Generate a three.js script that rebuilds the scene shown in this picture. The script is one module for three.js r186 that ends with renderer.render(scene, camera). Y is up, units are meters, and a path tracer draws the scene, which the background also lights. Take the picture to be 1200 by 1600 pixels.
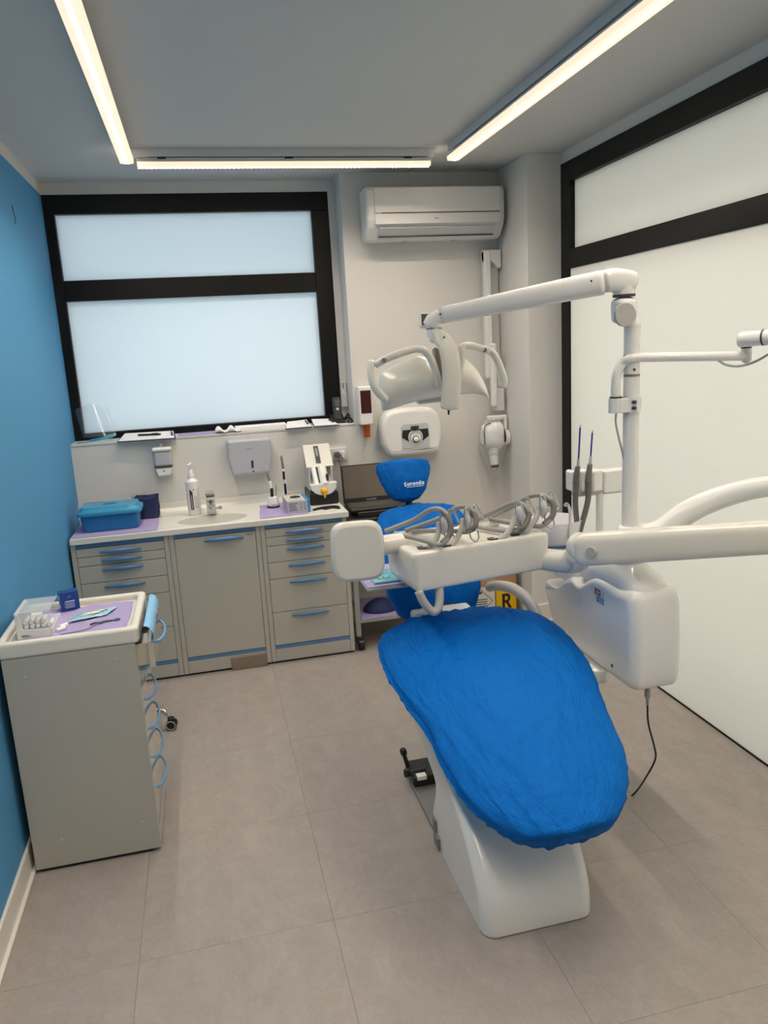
import * as THREE from 'three';
import { RoundedBoxGeometry } from 'three/addons/geometries/RoundedBoxGeometry.js';
import { mergeGeometries } from 'three/addons/utils/BufferGeometryUtils.js';
import { RectAreaLightUniformsLib } from 'three/addons/lights/RectAreaLightUniformsLib.js';
import { FontLoader } from 'three/addons/loaders/FontLoader.js';
import { TextGeometry } from 'three/addons/geometries/TextGeometry.js';
import { createNoise3D } from 'simplex-noise';

// ---------------------------------------------------------------- camera, sky, daylight, exposure
const scene = new THREE.Scene();
const renderer = new THREE.WebGLRenderer();
renderer.toneMapping = THREE.LinearToneMapping;
renderer.toneMappingExposure = 1.82;
renderer.shadowMap.enabled = true;
RectAreaLightUniformsLib.init();
const F = 1204.34, EYE = new THREE.Vector3(0, 1.75, 0);
const RIGHT = new THREE.Vector3(0.97140335, -0.05479719, 0.23102555), DOWN = new THREE.Vector3(-0.10128682, -0.97566591, 0.19446598), AHEAD = new THREE.Vector3(0.21474756, -0.21230475, -0.95331536);
const camera = new THREE.PerspectiveCamera(2 * Math.atan(800 / F) * 180 / Math.PI, 0.75, 0.05, 60);
camera.matrixAutoUpdate = true;
camera.position.copy(EYE);
camera.quaternion.setFromRotationMatrix(new THREE.Matrix4().makeBasis(RIGHT, DOWN.clone().negate(), AHEAD.clone().negate()));
scene.background = new THREE.Color().setRGB(1.02, 1.10, 1.18);           // overcast sky behind the frosted panes
const LED = new THREE.Color().setRGB(1, 0.88, 0.74), LED_POWER = 62;      // radiance of the ceiling strips, per metre width scaled below
function rectLight(name, w, h, pos, target, color, intensity) {
  const l = new THREE.RectAreaLight(color, intensity, w, h); l.name = name;
  l.position.copy(pos); l.lookAt(target); scene.add(l); return l;
}
const DAY = new THREE.Color().setRGB(0.88, 0.96, 1.0);
rectLight('daylight_window', 1.7, 1.45, new THREE.Vector3(0.05, 1.98, -5.25), new THREE.Vector3(0.05, 1.98, 0), DAY, 0.55);
rectLight('daylight_shopfront_window', 3.6, 2.6, new THREE.Vector3(2.45, 1.35, -2.4), new THREE.Vector3(0, 1.35, -2.4), DAY, 0.55);

// ---------------------------------------------------------------- helpers
let seed = 7;
const rnd = () => { seed = (seed * 1664525 + 1013904223) % 4294967296; return seed / 4294967296; };
const n3 = createNoise3D(rnd);
const V = (x, y, z) => new THREE.Vector3(x, y, z);
// a pixel of the 1200 x 1600 photograph gives a direction; the surface a thing touches gives the distance
const ray = (px, py) => RIGHT.clone().multiplyScalar((px - 600) / F).addScaledVector(DOWN, (py - 800) / F).add(AHEAD);
const hit = (px, py, ax, v) => { const d = ray(px, py); return EYE.clone().addScaledVector(d, (v - EYE.getComponent(ax)) / d.getComponent(ax)); };
const atX = (px, py, v) => hit(px, py, 0, v), atY = (px, py, v) => hit(px, py, 1, v), atZ = (px, py, v) => hit(px, py, 2, v);
const taken = {};
const numbered = (n) => { const k = taken[n] = (taken[n] ?? -1) + 1; return k ? n + '_' + String(k).padStart(3, '0') : n; };
function thing(name, label, category, group) {
  const o = new THREE.Group(); o.name = numbered(name); scene.add(o);
  o.userData = { label, category }; if (group) o.userData.group = group; return o;
}
function part(name, geo, mat, parent, label) {
  const g = Array.isArray(geo) ? mergeGeometries(geo.map((x) => { const y = x.index ? x.toNonIndexed() : x; for (const k of Object.keys(y.attributes)) if (!['position', 'normal', 'uv'].includes(k)) y.deleteAttribute(k); return y; })) : geo;
  const m = new THREE.Mesh(g, mat); m.name = name; parent.add(m); if (label) m.userData.label = label; return m;
}
function solo(name, geo, mat, label, category, group) {
  const m = part(numbered(name), geo, mat, scene); m.userData = { label, category }; if (group) m.userData.group = group; return m;
}
function struct(name, geo, mat, parent) { const m = part(name, geo, mat, parent ?? scene); if (!parent) m.userData.kind = 'structure'; return m; }
const bx = (x0, x1, y0, y1, z0, z1, r = 0.003, seg = 2) => {
  const w = Math.abs(x1 - x0), h = Math.abs(y1 - y0), d = Math.abs(z1 - z0);
  const rr = Math.min(r, w * 0.49, h * 0.49, d * 0.49);
  const g = rr > 0 ? new RoundedBoxGeometry(w, h, d, seg, rr) : new THREE.BoxGeometry(w, h, d);
  return g.translate((x0 + x1) / 2, (y0 + y1) / 2, (z0 + z1) / 2);
};
const cyl = (p, q, r0, r1 = r0, n = 20) => {
  const d = q.clone().sub(p), L = d.length();
  return new THREE.CylinderGeometry(r1, r0, L, n).applyQuaternion(new THREE.Quaternion().setFromUnitVectors(V(0, 1, 0), d.normalize())).translate((p.x + q.x) / 2, (p.y + q.y) / 2, (p.z + q.z) / 2);
};
const curve = (pts, closed = false, tension = 0.5) => new THREE.CatmullRomCurve3(pts.map((p) => p.isVector3 ? p : V(...p)), closed, 'catmullrom', tension);
const tube = (pts, r, seg = 40, n = 8, closed = false) => new THREE.TubeGeometry(curve(pts, closed), seg, r, n, closed);
// rows of equal length closed loops joined to a skin, with flat caps
function loft(rows, caps = true, closedV = true) {
  const pos = [], uv = [], idx = [], n = rows[0].length;
  rows.forEach((r, i) => { for (let j = 0; j <= n; j++) { const p = r[j % n]; pos.push(p.x, p.y, p.z); uv.push(j / n, i / (rows.length - 1)); } });
  const w = n + 1;
  for (let i = 0; i < rows.length - 1; i++) for (let j = 0; j < (closedV ? n : n - 1); j++) { const a = i * w + j, b = a + w; idx.push(a, a + 1, b, a + 1, b + 1, b); }
  if (caps) for (const [i, flip] of [[0, true], [rows.length - 1, false]]) {
    const c = rows[i].reduce((s, p) => s.add(p), V(0, 0, 0)).multiplyScalar(1 / n), b = pos.length / 3;
    for (const p of rows[i]) { pos.push(p.x, p.y, p.z); uv.push(0, 0); } pos.push(c.x, c.y, c.z); uv.push(0, 0);
    for (let j = 0; j < n; j++) flip ? idx.push(b + n, b + (j + 1) % n, b + j) : idx.push(b + n, b + j, b + (j + 1) % n);
  }
  const g = new THREE.BufferGeometry();
  g.setAttribute('position', new THREE.Float32BufferAttribute(pos, 3)); g.setAttribute('uv', new THREE.Float32BufferAttribute(uv, 2)); g.setIndex(idx); g.computeVertexNormals();
  // smooth the seam of the loop
  const nr = g.attributes.normal;
  if (closedV) rows.forEach((_, i) => { const a = i * w, b = i * w + n, s = V(nr.getX(a) + nr.getX(b), nr.getY(a) + nr.getY(b), nr.getZ(a) + nr.getZ(b)).normalize(); nr.setXYZ(a, s.x, s.y, s.z); nr.setXYZ(b, s.x, s.y, s.z); });
  return g;
}
const sgnpow = (x, e) => Math.sign(x) * Math.pow(Math.abs(x), e);
// a bar of changing oval section along a smooth path; rad(t) gives [across, along up]; its ends are rounded off
function sweep(pts, rad, { seg = 40, n = 16, up = V(0, 1, 0), e = 1, round = 0.04 } = {}) {
  const c = curve(pts), rows = [];
  for (let i = 0; i <= seg; i++) {
    const t = i / seg, tt = THREE.MathUtils.clamp(t, 0, 1), p = c.getPointAt(tt), T = c.getTangentAt(tt);
    const B = V(0, 0, 0).crossVectors(T, up).normalize(), N = V(0, 0, 0).crossVectors(B, T).normalize();
    const end = Math.min(t, 1 - t), k = round && end < round ? Math.sqrt(Math.max(0.02, 1 - (1 - end / round) ** 2)) : 1;
    const [a, b] = rad(tt), row = [];
    for (let j = 0; j < n; j++) { const q = j / n * Math.PI * 2; row.push(p.clone().addScaledVector(B, sgnpow(Math.cos(q), e) * a * k).addScaledVector(N, sgnpow(Math.sin(q), e) * b * k)); }
    rows.push(row);
  }
  return loft(rows);
}
const shp = (pts) => new THREE.Shape(pts.map(([x, y]) => new THREE.Vector2(x, y)));
const exO = (b, seg, curveSegments = 12) => ({ bevelEnabled: b > 0, bevelThickness: b, bevelSize: b, bevelOffset: -b, bevelSegments: seg, curveSegments });
const extZ = (s, z0, z1, b = 0.004, seg = 3) => { const g = new THREE.ExtrudeGeometry(s instanceof THREE.Shape ? s : shp(s), { depth: z1 - z0 - 2 * b, ...exO(b, seg) }); return g.translate(0, 0, z0 + b); };
const extX = (pts, x0, x1, b = 0.004, seg = 3) => new THREE.ExtrudeGeometry(shp(pts.map(([z, y]) => [-z, y])), { depth: x1 - x0 - 2 * b, ...exO(b, seg) }).applyMatrix4(new THREE.Matrix4().makeBasis(V(0, 0, -1), V(0, 1, 0), V(1, 0, 0))).translate(x0 + b, 0, 0);
const extY = (s, y0, y1, b = 0.004, seg = 3) => new THREE.ExtrudeGeometry(s instanceof THREE.Shape ? s : shp(s.map(([x, z]) => [x, -z])), { depth: y1 - y0 - 2 * b, ...exO(b, seg, 32) }).applyMatrix4(new THREE.Matrix4().makeBasis(V(1, 0, 0), V(0, 0, -1), V(0, 1, 0))).translate(0, y0 + b, 0);
// a profile (z, y) drawn out along x with softly rounded ends, safe for hollow outlines
function pillowX(pts, x0, x1, r, grounded = false, k = 8) {
  const b = new THREE.Box2().setFromPoints(pts.map(([z, y]) => new THREE.Vector2(z, y))), c = b.getCenter(new THREE.Vector2()), h = b.getSize(new THREE.Vector2()).multiplyScalar(0.5), rows = [];
  const area = pts.reduce((s, p, i) => { const q = pts[(i + 1) % pts.length]; return s + p[0] * q[1] - q[0] * p[1]; }, 0), P2 = area > 0 ? pts.slice().reverse() : pts;
  const row = (x, d) => P2.map(([z, y]) => V(x, grounded ? b.min.y + (y - b.min.y) * (1 - d / h.y / 2) : c.y + (y - c.y) * (1 - d / h.y), c.x + (z - c.x) * (1 - d / h.x)));
  for (let i = 0; i <= k; i++) { const a = i / k * Math.PI / 2; rows.push(row(x0 + r * (1 - Math.sin(a)), r * (1 - Math.cos(a)))); }
  rows.reverse(); const right = []; for (let i = 0; i <= k; i++) { const a = i / k * Math.PI / 2; right.push(row(x1 - r * (1 - Math.sin(a)), r * (1 - Math.cos(a)))); }
  rows.reverse(); const left = rows.map((q) => q); left.sort((a, b) => a[0].x - b[0].x); right.sort((a, b) => a[0].x - b[0].x);
  const all = [...left, ...right], skin = loft(all, false), tri = THREE.ShapeUtils.triangulateShape(all[0].map((p) => new THREE.Vector2(p.z, p.y)), []), caps = [];
  for (const [rw, nx] of [[all[0], -1], [all[all.length - 1], 1]]) { const g = new THREE.BufferGeometry(); g.setAttribute('position', new THREE.Float32BufferAttribute(rw.flatMap((p) => [p.x, p.y, p.z]), 3)); g.setAttribute('normal', new THREE.Float32BufferAttribute(rw.flatMap(() => [nx, 0, 0]), 3)); g.setAttribute('uv', new THREE.Float32BufferAttribute(rw.flatMap((p) => [p.z, p.y]), 2)); g.setIndex(tri.flatMap((q) => nx > 0 ? q.slice().reverse() : q)); caps.push(g); }
  return mergeGeometries([skin, ...caps]);
}
const smoothPts = (pts, n) => { const c = new THREE.SplineCurve(pts.map(([x, y]) => new THREE.Vector2(x, y))); return c.getPoints(n).map((p) => [p.x, p.y]); };
const rrect = (w, h, r, cx = 0, cy = 0) => { const s = new THREE.Shape(), x = cx - w / 2, y = cy - h / 2; s.moveTo(x + r, y); s.lineTo(x + w - r, y); s.absarc(x + w - r, y + r, r, -Math.PI / 2, 0); s.lineTo(x + w, y + h - r); s.absarc(x + w - r, y + h - r, r, 0, Math.PI / 2); s.lineTo(x + r, y + h); s.absarc(x + r, y + h - r, r, Math.PI / 2, Math.PI); s.lineTo(x, y + r); s.absarc(x + r, y + r, r, Math.PI, Math.PI * 1.5); return s; };
const lathe = (pts, x, y, z, n = 32) => new THREE.LatheGeometry(pts.map(([r, h]) => new THREE.Vector2(r, h)), n).translate(x, y, z);
const lerpTable = (t, v) => { let i = 0; while (i < t.length - 2 && v > t[i + 1][0]) i++; const [a, b] = [t[i], t[i + 1]], k = THREE.MathUtils.clamp((v - a[0]) / (b[0] - a[0]), 0, 1); return a.slice(1).map((x, j) => x + (b[j + 1] - x) * k); };
// computed textures
function dataTex(size, fn, srgb = true) {
  const d = new Uint8Array(size * size * 4);
  for (let y = 0; y < size; y++) for (let x = 0; x < size; x++) { const c = fn(x / size, y / size); const i = (y * size + x) * 4; for (let k = 0; k < 3; k++) d[i + k] = THREE.MathUtils.clamp(c[k] ?? c[0], 0, 255); d[i + 3] = 255; }
  const t = new THREE.DataTexture(d, size, size); t.wrapS = t.wrapT = THREE.RepeatWrapping; t.magFilter = THREE.LinearFilter; t.minFilter = THREE.LinearMipmapLinearFilter; t.generateMipmaps = true;
  if (srgb) t.colorSpace = THREE.SRGBColorSpace; t.needsUpdate = true; return t;
}
const torus = (u, v, f, s = 0) => { const a = u * 2 * Math.PI, b = v * 2 * Math.PI, r = f / 6.283; return 0.5 * (n3(Math.cos(a) * r + s, Math.sin(a) * r, Math.cos(b) * r * 1.0 + s) + n3(Math.sin(b) * r + s * 2 + 9, Math.cos(a) * r - 4, Math.sin(a) * r + Math.sin(b) * r)); };
function canvasTex(w, h, draw) {
  const c = document.createElement('canvas'); c.width = w; c.height = h; const g = c.getContext('2d'); draw(g, w, h);
  const t = new THREE.CanvasTexture(c); t.colorSpace = THREE.SRGBColorSpace; return t;
}
const std = (color, roughness = 0.5, extra = {}) => new THREE.MeshPhysicalMaterial({ color, roughness, ...extra });
const printMat = (w, h, draw, rough = 0.5) => std(0xffffff, rough, { map: canvasTex(w, h, draw) });
// a thin printed card lying in the plane spanned by right and up
function card(name, mat, centre, right, up, w, h, parent, thick = 0.0008) {
  const g = new THREE.BoxGeometry(w, h, thick), m = part(name, g, mat, parent), r = right.clone().normalize(), n = V(0, 0, 0).crossVectors(r, up).normalize(), u = V(0, 0, 0).crossVectors(n, r);
  m.quaternion.setFromRotationMatrix(new THREE.Matrix4().makeBasis(r, u, n)); m.position.copy(centre); return m;
}

// ---------------------------------------------------------------- materials
const mottled = dataTex(512, (u, v) => { const a = torus(u, v, 9) * 5 + torus(u, v, 31, 5) * 4 + torus(u, v, 110, 11) * 4 + (rnd() - 0.5) * 8; return [158 + a, 150 + a, 144 + a]; });
const M = {
  wall: std(0xdcdad5, 0.85), ceiling: std(0xc9cbca, 0.9), blueWall: std(0x4a94c4, 0.7), baseboard: std(0xe2ddd6, 0.45),
  black: std(0x090a0b, 0.5, { specularIntensity: 0.5 }), gap: std(0x5a544e, 0.9), sill: std(0xd9d7d2, 0.5),
  tile: std(0xffffff, 0.52, { map: mottled, bumpMap: dataTex(256, (u, v) => [128 + torus(u, v, 60, 3) * 70 + (rnd() - 0.5) * 40], false), bumpScale: 0.0004 }),
  enamel: std(0xb7b4aa, 0.33), steelBlue: std(0x5683b2, 0.35), softBlue: std(0x76aede, 0.4),
  worktop: std(0xe2e0d8, 0.3), white: std(0xecebe8, 0.2, { clearcoat: 0.4, clearcoatRoughness: 0.12 }), matteWhite: std(0xdcdbd8, 0.5), cream: std(0xe5e2d8, 0.22, { clearcoat: 0.4, clearcoatRoughness: 0.15 }),
  greyPlastic: std(0xb4b3b0, 0.4), paleGrey: std(0xc9cacc, 0.35), hose: std(0x95948f, 0.45), darkHose: std(0x6a6863, 0.5), dark: std(0x17181a, 0.4), darkGrey: std(0x3b3d40, 0.5),
  chrome: std(0xd8d8d8, 0.12, { metalness: 1 }), steel: std(0xa9a7a2, 0.35, { metalness: 0.9 }), brushed: std(0x9c8f82, 0.42, { metalness: 0.75 }), base: std(0x8d8f8e, 0.45, { metalness: 0.6 }),
  paper: std(0xf0eff0, 0.8), lilac: std(0xa99cc8, 0.8), navy: std(0x10204f, 0.7), teal: std(0x2f9bb0, 0.35), boxBlue: std(0x1c6fa6, 0.4), boxLid: std(0x3393bd, 0.35),
  orange: std(0xe0610c, 0.3, { transmission: 0.35, thickness: 0 }), amber: std(0x3d0d0a, 0.1), cardboard: std(0xb08a62, 0.85), yellow: std(0xf3b818, 0.4),
  clear: std(0xffffff, 0.05, { transmission: 1, thickness: 0, ior: 1.35, specularIntensity: 0.6 }), clearMilky: std(0xf3f5f5, 0.25, { transmission: 0.75, thickness: 0 }),
  ledHousing: std(0xd3d4d4, 0.4),
  diffuser: std(0xf4e6d2, 0.5, { emissive: new THREE.Color().setRGB(0.48, 0.385, 0.28), emissiveIntensity: 1 }),
  paneBack: std(0xe2e9ec, 1, { transmission: 0.55, thickness: 0, ior: 1.2 }), paneRight: std(0xeeebe3, 1, { transmission: 0.43, thickness: 0, ior: 1.2 }),
};
const ridged = (u, v, f, s) => (1 - Math.abs(torus(u, v, f, s) * 1.6)) ** 3;
M.cover = std(0x0066bd, 0.6, { specularIntensity: 0.2, bumpMap: dataTex(1024, (u, v) => { const du = u + 0.04 * torus(u, v, 8, 31), dv = v + 0.05 * torus(u, v, 6, 17); return [70 + 95 * ridged(du * 3 % 1, dv, 9, 2) + 50 * ridged(du * 2 % 1, dv * 2 % 1, 16, 8) + 24 * torus(u, v, 130, 4) + (rnd() - 0.5) * 26]; }, false), bumpScale: 0.0042 });
M.cover.bumpMap.repeat.set(2, 1);

// ---------------------------------------------------------------- room shell
const XL = -0.76, XR = 2.07, ZB = -4.7, ZW = -4.9, CEIL = 2.735, ZF = 1.3, SILL = 1.285;
const TILE = 0.586, planar = (g, f) => { const p = g.attributes.position, uv = g.attributes.uv; for (let i = 0; i < p.count; i++) { const [a, b] = f(p.getX(i), p.getY(i), p.getZ(i)); uv.setXY(i, a, b); } return g; };
const floor = struct('floor', bx(XL - 0.15, XR + 0.15, -0.12, -0.006, ZB - 0.3, ZF + 0.15, 0), M.gap);
for (let i = -2; i < 5; i++) for (let j = -5; j < 6; j++) {
  const x0 = Math.max(XL, -0.35 + i * TILE), x1 = Math.min(XR, -0.35 + (i + 1) * TILE), z0 = Math.max(ZB, -2.09 + j * TILE), z1 = Math.min(ZF, -2.09 + (j + 1) * TILE);
  if (x1 - x0 < 0.02 || z1 - z0 < 0.02) continue;
  const ou = rnd(), ov = rnd(), g = bx(x0 + 0.0004, x1 - 0.0004, -0.006, 0, z0 + 0.0004, z1 - 0.0004, 0);
  part('tile', planar(g, (x, y, z) => [x * 0.9 + ou, z * 0.9 + ov]), M.tile, floor);
}
struct('ceiling', bx(XL - 0.15, XR + 0.15, CEIL, CEIL + 0.15, ZB - 0.3, ZF + 0.15, 0), M.ceiling);
const wl = struct('wall_left', bx(XL - 0.15, XL, 0, 2.67, ZW - 0.03, ZF, 0), M.blueWall);
part('top_band', bx(XL - 0.15, XL, 2.67, CEIL, ZW - 0.03, ZF, 0), M.wall, wl);
const hook = tube([[XL, 2.47, -4.06], [XL + 0.006, 2.41, -4.06], [XL + 0.006, 2.395, -4.055], [XL + 0.006, 2.385, -4.035]], 0.002, 16, 6);
part('wall_crack', hook, M.darkGrey, wl);
const XREV = 0.905;
const wb = struct('wall_back', [bx(XL, XREV, 0, SILL - 0.012, ZW, ZB, 0), bx(XREV, XR + 0.15, 0, CEIL, ZW - 0.03, ZB, 0)], M.wall);
part('recess_wall', [bx(XL - 0.15, XREV, SILL - 0.012, CEIL, ZW - 0.28, ZW - 0.10, 0)].slice(1).concat([bx(0.863, XREV, SILL - 0.012, CEIL, ZW - 0.10, ZW, 0), bx(XL - 0.15, 0.863, 2.67, CEIL, ZW - 0.10, ZW, 0), bx(XL - 0.15, XREV, -0.1, SILL - 0.012, ZW - 0.1, ZW, 0)]), M.wall, wb);
struct('trim_1', bx(XL, XREV, SILL - 0.012, SILL, ZW, ZB + 0.004, 0.002), M.sill);
const ZP = -4.25, XP = 1.87;
struct('pillar', bx(XP, XR + 0.15, 0, CEIL, ZB, ZP, 0.004), M.wall);
struct('baseboard_pillar', [bx(XP - 0.012, XR, 0, 0.115, ZP - 0.1, ZP + 0.012, 0.004), bx(XP - 0.026, XR, 0, 0.012, ZP - 0.1, ZP + 0.026, 0.004)], M.baseboard);
struct('baseboard_left', [bx(XL, XL + 0.012, 0, 0.10, ZB, ZF, 0.004), bx(XL, XL + 0.024, 0, 0.012, ZB, ZF, 0.004)], M.baseboard);
struct('baseboard_back', bx(0.74, XP - 0.012, 0, 0.10, ZB, ZB + 0.012, 0.004), M.baseboard);
const ZG = -0.55;                                                        // the glazed front ends here, then solid wall
struct('wall_right', [bx(XR + 0.01, XR + 0.15, 2.67, CEIL, ZP, ZF, 0), bx(XR, XR + 0.15, 0, CEIL, ZG, ZF, 0)], M.wall);
const wf = struct('wall_front', [bx(XL - 0.15, 0.1, 0, CEIL, ZF, ZF + 0.15, 0), bx(1.0, XR + 0.15, 0, CEIL, ZF, ZF + 0.15, 0), bx(0.1, 1.0, 2.1, CEIL, ZF, ZF + 0.15, 0)], M.wall);
const dr = struct('door_1', bx(0.1, 1.0, 0, 2.1, ZF + 0.03, ZF + 0.075, 0), M.matteWhite);
part('handle', tube([[0.18, 1.02, ZF + 0.03], [0.18, 1.02, ZF - 0.03], [0.31, 1.02, ZF - 0.03]], 0.009, 24, 8), M.steel, dr);
// window over the worktop
const w1 = new THREE.Group(); w1.name = 'window_1'; w1.userData.kind = 'structure'; scene.add(w1);
const GX0 = -0.705, GX1 = 0.758, GT = 2.566, GM1 = 2.205, GM0 = 2.09, GB = 1.325;
const fz0 = ZW - 0.07, fz1 = ZW + 0.004;
part('frame', [bx(XL - 0.1, 0.863, GT, 2.67, fz0, fz1, 0.004), bx(XL - 0.1, 0.863, SILL - 0.008, GB, fz0, fz1, 0.004), bx(XL - 0.1, GX0, GB, GT, fz0, fz1, 0.004), bx(GX1, 0.863, GB, GT, fz0, fz1, 0.004), bx(GX0, GX1, GM0, GM1, fz0, fz1, 0.004)], M.black, w1);
part('pane', bx(GX0 - 0.01, GX1 + 0.01, GM1 - 0.01, GT + 0.01, ZW - 0.04, ZW - 0.0385, 0), M.paneBack, w1);
part('pane', bx(GX0 - 0.01, GX1 + 0.01, GB - 0.01, GM0 + 0.01, ZW - 0.04, ZW - 0.0385, 0), M.paneBack, w1);
// the glazed front along the right
const w2 = new THREE.Group(); w2.name = 'window_2'; w2.userData.kind = 'structure'; scene.add(w2);
const fx0 = XR - 0.004, fx1 = XR + 0.07;
part('frame', [bx(fx0, fx1, 2.566, 2.67, ZP + 0.02, ZG, 0.004), bx(fx0, fx1, 2.105, 2.21, ZP + 0.12, ZG - 0.1, 0.004), bx(fx0, fx1, 0, 2.566, ZP + 0.02, ZP + 0.125, 0.004), bx(fx0, fx1, 0, 2.566, ZG - 0.105, ZG, 0.004)], M.black, w2);
part('pane', bx(XR + 0.03, XR + 0.0315, 2.2, 2.575, ZP + 0.11, ZG - 0.095, 0), M.paneRight, w2);
part('pane', bx(XR + 0.004, XR + 0.0055, 0.006, 2.115, ZP + 0.11, ZG - 0.095, 0), M.paneRight, w2);
part('gasket', bx(XR - 0.002, XR + 0.012, -0.001, 0.007, ZP + 0.12, ZG - 0.1, 0), M.black, w2);
struct('ground', bx(-6, 12, -0.3, -0.15, -12, 6, 0), std(0x9a9a96, 0.9));

// ---------------------------------------------------------------- ceiling lights
function stripLight(a, b, label, seams) {
  const t = thing('ceiling_strip_light', label, 'light', 'LED strips hung in a U below the ceiling');
  const alongX = Math.abs(b.x - a.x) > Math.abs(b.z - a.z), L = a.distanceTo(b), c = a.clone().add(b).multiplyScalar(0.5);
  const put = (g) => { if (!alongX) g.rotateY(Math.PI / 2); return g.translate(c.x, c.y, c.z); };          // built along x, then turned
  part('track', put(extX([[-0.019, 0.048], [-0.019, 0.084], [0.019, 0.084], [0.019, 0.048], [0.012, 0.048], [0.012, 0.06], [-0.012, 0.06], [-0.012, 0.048]], -L / 2 - 0.02, L / 2 + 0.02, 0.001, 1)), M.ledHousing, t);
  part('housing', put(extX([[-0.030, 0.030], [-0.024, 0.036], [0.024, 0.036], [0.030, 0.030], [0.030, 0.022], [-0.030, 0.022]], -L / 2, L / 2, 0.001, 1)), M.ledHousing, t);
  const cuts = [-L / 2, ...seams.map((s) => s * L - L / 2), L / 2];
  for (let i = 0; i < cuts.length - 1; i++) part('diffuser', put(mergeGeometries([extX([[-0.032, 0.022], [-0.030, 0.002], [-0.008, 0.0], [-0.008, 0.004], [-0.027, 0.008], [-0.028, 0.022]], cuts[i] + 0.002, cuts[i + 1] - 0.002, 0.0005, 1), extX([[0.032, 0.022], [0.030, 0.002], [0.008, 0.0], [0.008, 0.004], [0.027, 0.008], [0.028, 0.022]].reverse(), cuts[i] + 0.002, cuts[i + 1] - 0.002, 0.0005, 1)])), M.diffuser, t);
  for (const s of [-0.42, 0.0, 0.42]) part('connector', put(bx(s * L - 0.02, s * L + 0.02, 0.036, 0.05, -0.008, 0.008, 0.002)), M.darkGrey, t);
  const bars = []; for (let x = -L / 2 + 0.012; x < L / 2; x += 0.022) bars.push(new THREE.BoxGeometry(0.010, 0.004, 0.018).translate(x, 0.001, 0));
  const grid = part('led_lens_grid', put(mergeGeometries(bars)), M.diffuser, t); grid.userData.kind = 'stuff';
  const l = rectLight('ceiling_strip_light_glow', alongX ? L : 0.014, alongX ? 0.014 : L, V(c.x, c.y + 0.006, c.z), V(c.x, 0, c.z), LED, LED_POWER * 4.2);
  l.rotation.set(-Math.PI / 2, 0, 0);
}
const LY = 2.65;
stripLight(V(-0.232, LY, -4.09), V(-0.232, LY, 0.4), 'long LED strip light beside the blue wall', [0.142, 0.263, 0.497, 0.8]);
stripLight(V(-0.19, LY, -4.17), V(1.29, LY, -4.17), 'short LED strip light across the window and air conditioner', []);
stripLight(V(1.378, LY, -4.05), V(1.378, LY, 0.4), 'long LED strip light beside the frosted glass front', [0.255, 0.5, 0.8]);

// ---------------------------------------------------------------- cabinets under the window
const ZC = -4.18, WT = 0.85, ROWS = [0.789, 0.742, 0.692, 0.597, 0.501, 0.304, 0.108];
const bowHandle = (w) => sweep([[-w / 2, -0.004, 0.002], [-w * 0.36, 0.0, 0.016], [0, 0.002, 0.024], [w * 0.36, 0.0, 0.016], [w / 2, -0.004, 0.002]], (t) => { const k = 0.35 + 0.65 * Math.sin(Math.PI * t); return [0.009 * k, 0.0115 * k]; }, { seg: 24, n: 10, round: 0.03 });
const handleGeo = bowHandle(0.215);
function cabinet(x0, x1, label, drawers) {
  const t = thing('base_cabinet', label, 'cabinet', 'base cabinets under the worktop'), f0 = x0 + 0.027, f1 = x1 - 0.027;
  part('body', [bx(x0 + 0.001, f0 - 0.001, 0.012, 0.814, ZB + 0.02, ZC, 0.002), bx(f1 + 0.001, x1 - 0.001, 0.012, 0.814, ZB + 0.02, ZC, 0.002), bx(f0, f1, 0.012, 0.814, ZB + 0.02, ZC - 0.022, 0)], M.enamel, t);
  part('plinth', bx(x0 + 0.002, x1 - 0.002, 0, 0.012, ZB + 0.05, ZC - 0.012, 0), M.dark, t);
  part('kick_panel', bx(f0, f1, 0.013, 0.085, ZC - 0.02, ZC - 0.001, 0.001), M.enamel, t);
  for (const [a, b] of [[0.791, 0.8135], [0.0865, 0.107]]) part('blue_strip', bx(f0, f1, a, b, ZC - 0.02, ZC - 0.003, 0.001), M.steelBlue, t, 'steel blue trim strip');
  const ys = drawers ? ROWS : [ROWS[0], ROWS[6]];
  for (let i = 0; i < ys.length - 1; i++) {
    const d = part(drawers ? 'drawer' : 'door', bx(f0 + 0.001, f1 - 0.001, ys[i + 1] + 0.0015, ys[i] - 0.0015, ZC - 0.02, ZC, 0.0015), M.enamel, t);
    part('handle', handleGeo, M.steelBlue, d, 'steel blue bow handle').position.set((f0 + f1) / 2 + (drawers ? 0 : 0.045), ys[i] - 0.024, ZC);
    if (!drawers) card('emblem', printMat(128, 48, (g, w, h) => { g.fillStyle = '#b3afa2'; g.fillRect(0, 0, w, h); g.fillStyle = '#3b3726'; g.font = 'italic bold 34px serif'; g.textAlign = 'center'; g.fillText('Capitù', w / 2, 35); }), V(f1 - 0.034, 0.775, ZC + 0.0005), V(1, 0, 0), V(0, 1, 0), 0.05, 0.019, d);
  }
  return t;
}
cabinet(-0.748, -0.249, 'grey drawer cabinet beside the blue wall, under the blue lidded box', true);
const sinkCab = cabinet(-0.249, 0.238, 'grey cabinet with one tall door under the sink', false);
cabinet(0.238, 0.724, 'grey drawer cabinet under the glove box and mixing machine', true);
solo('foot_pedal_box', bx(0.013, 0.211, 0.001, 0.076, ZC + 0.002, ZC + 0.012, 0.003), M.brushed, 'brushed metal foot plate at the base of the sink cabinet', 'foot plate');
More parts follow.
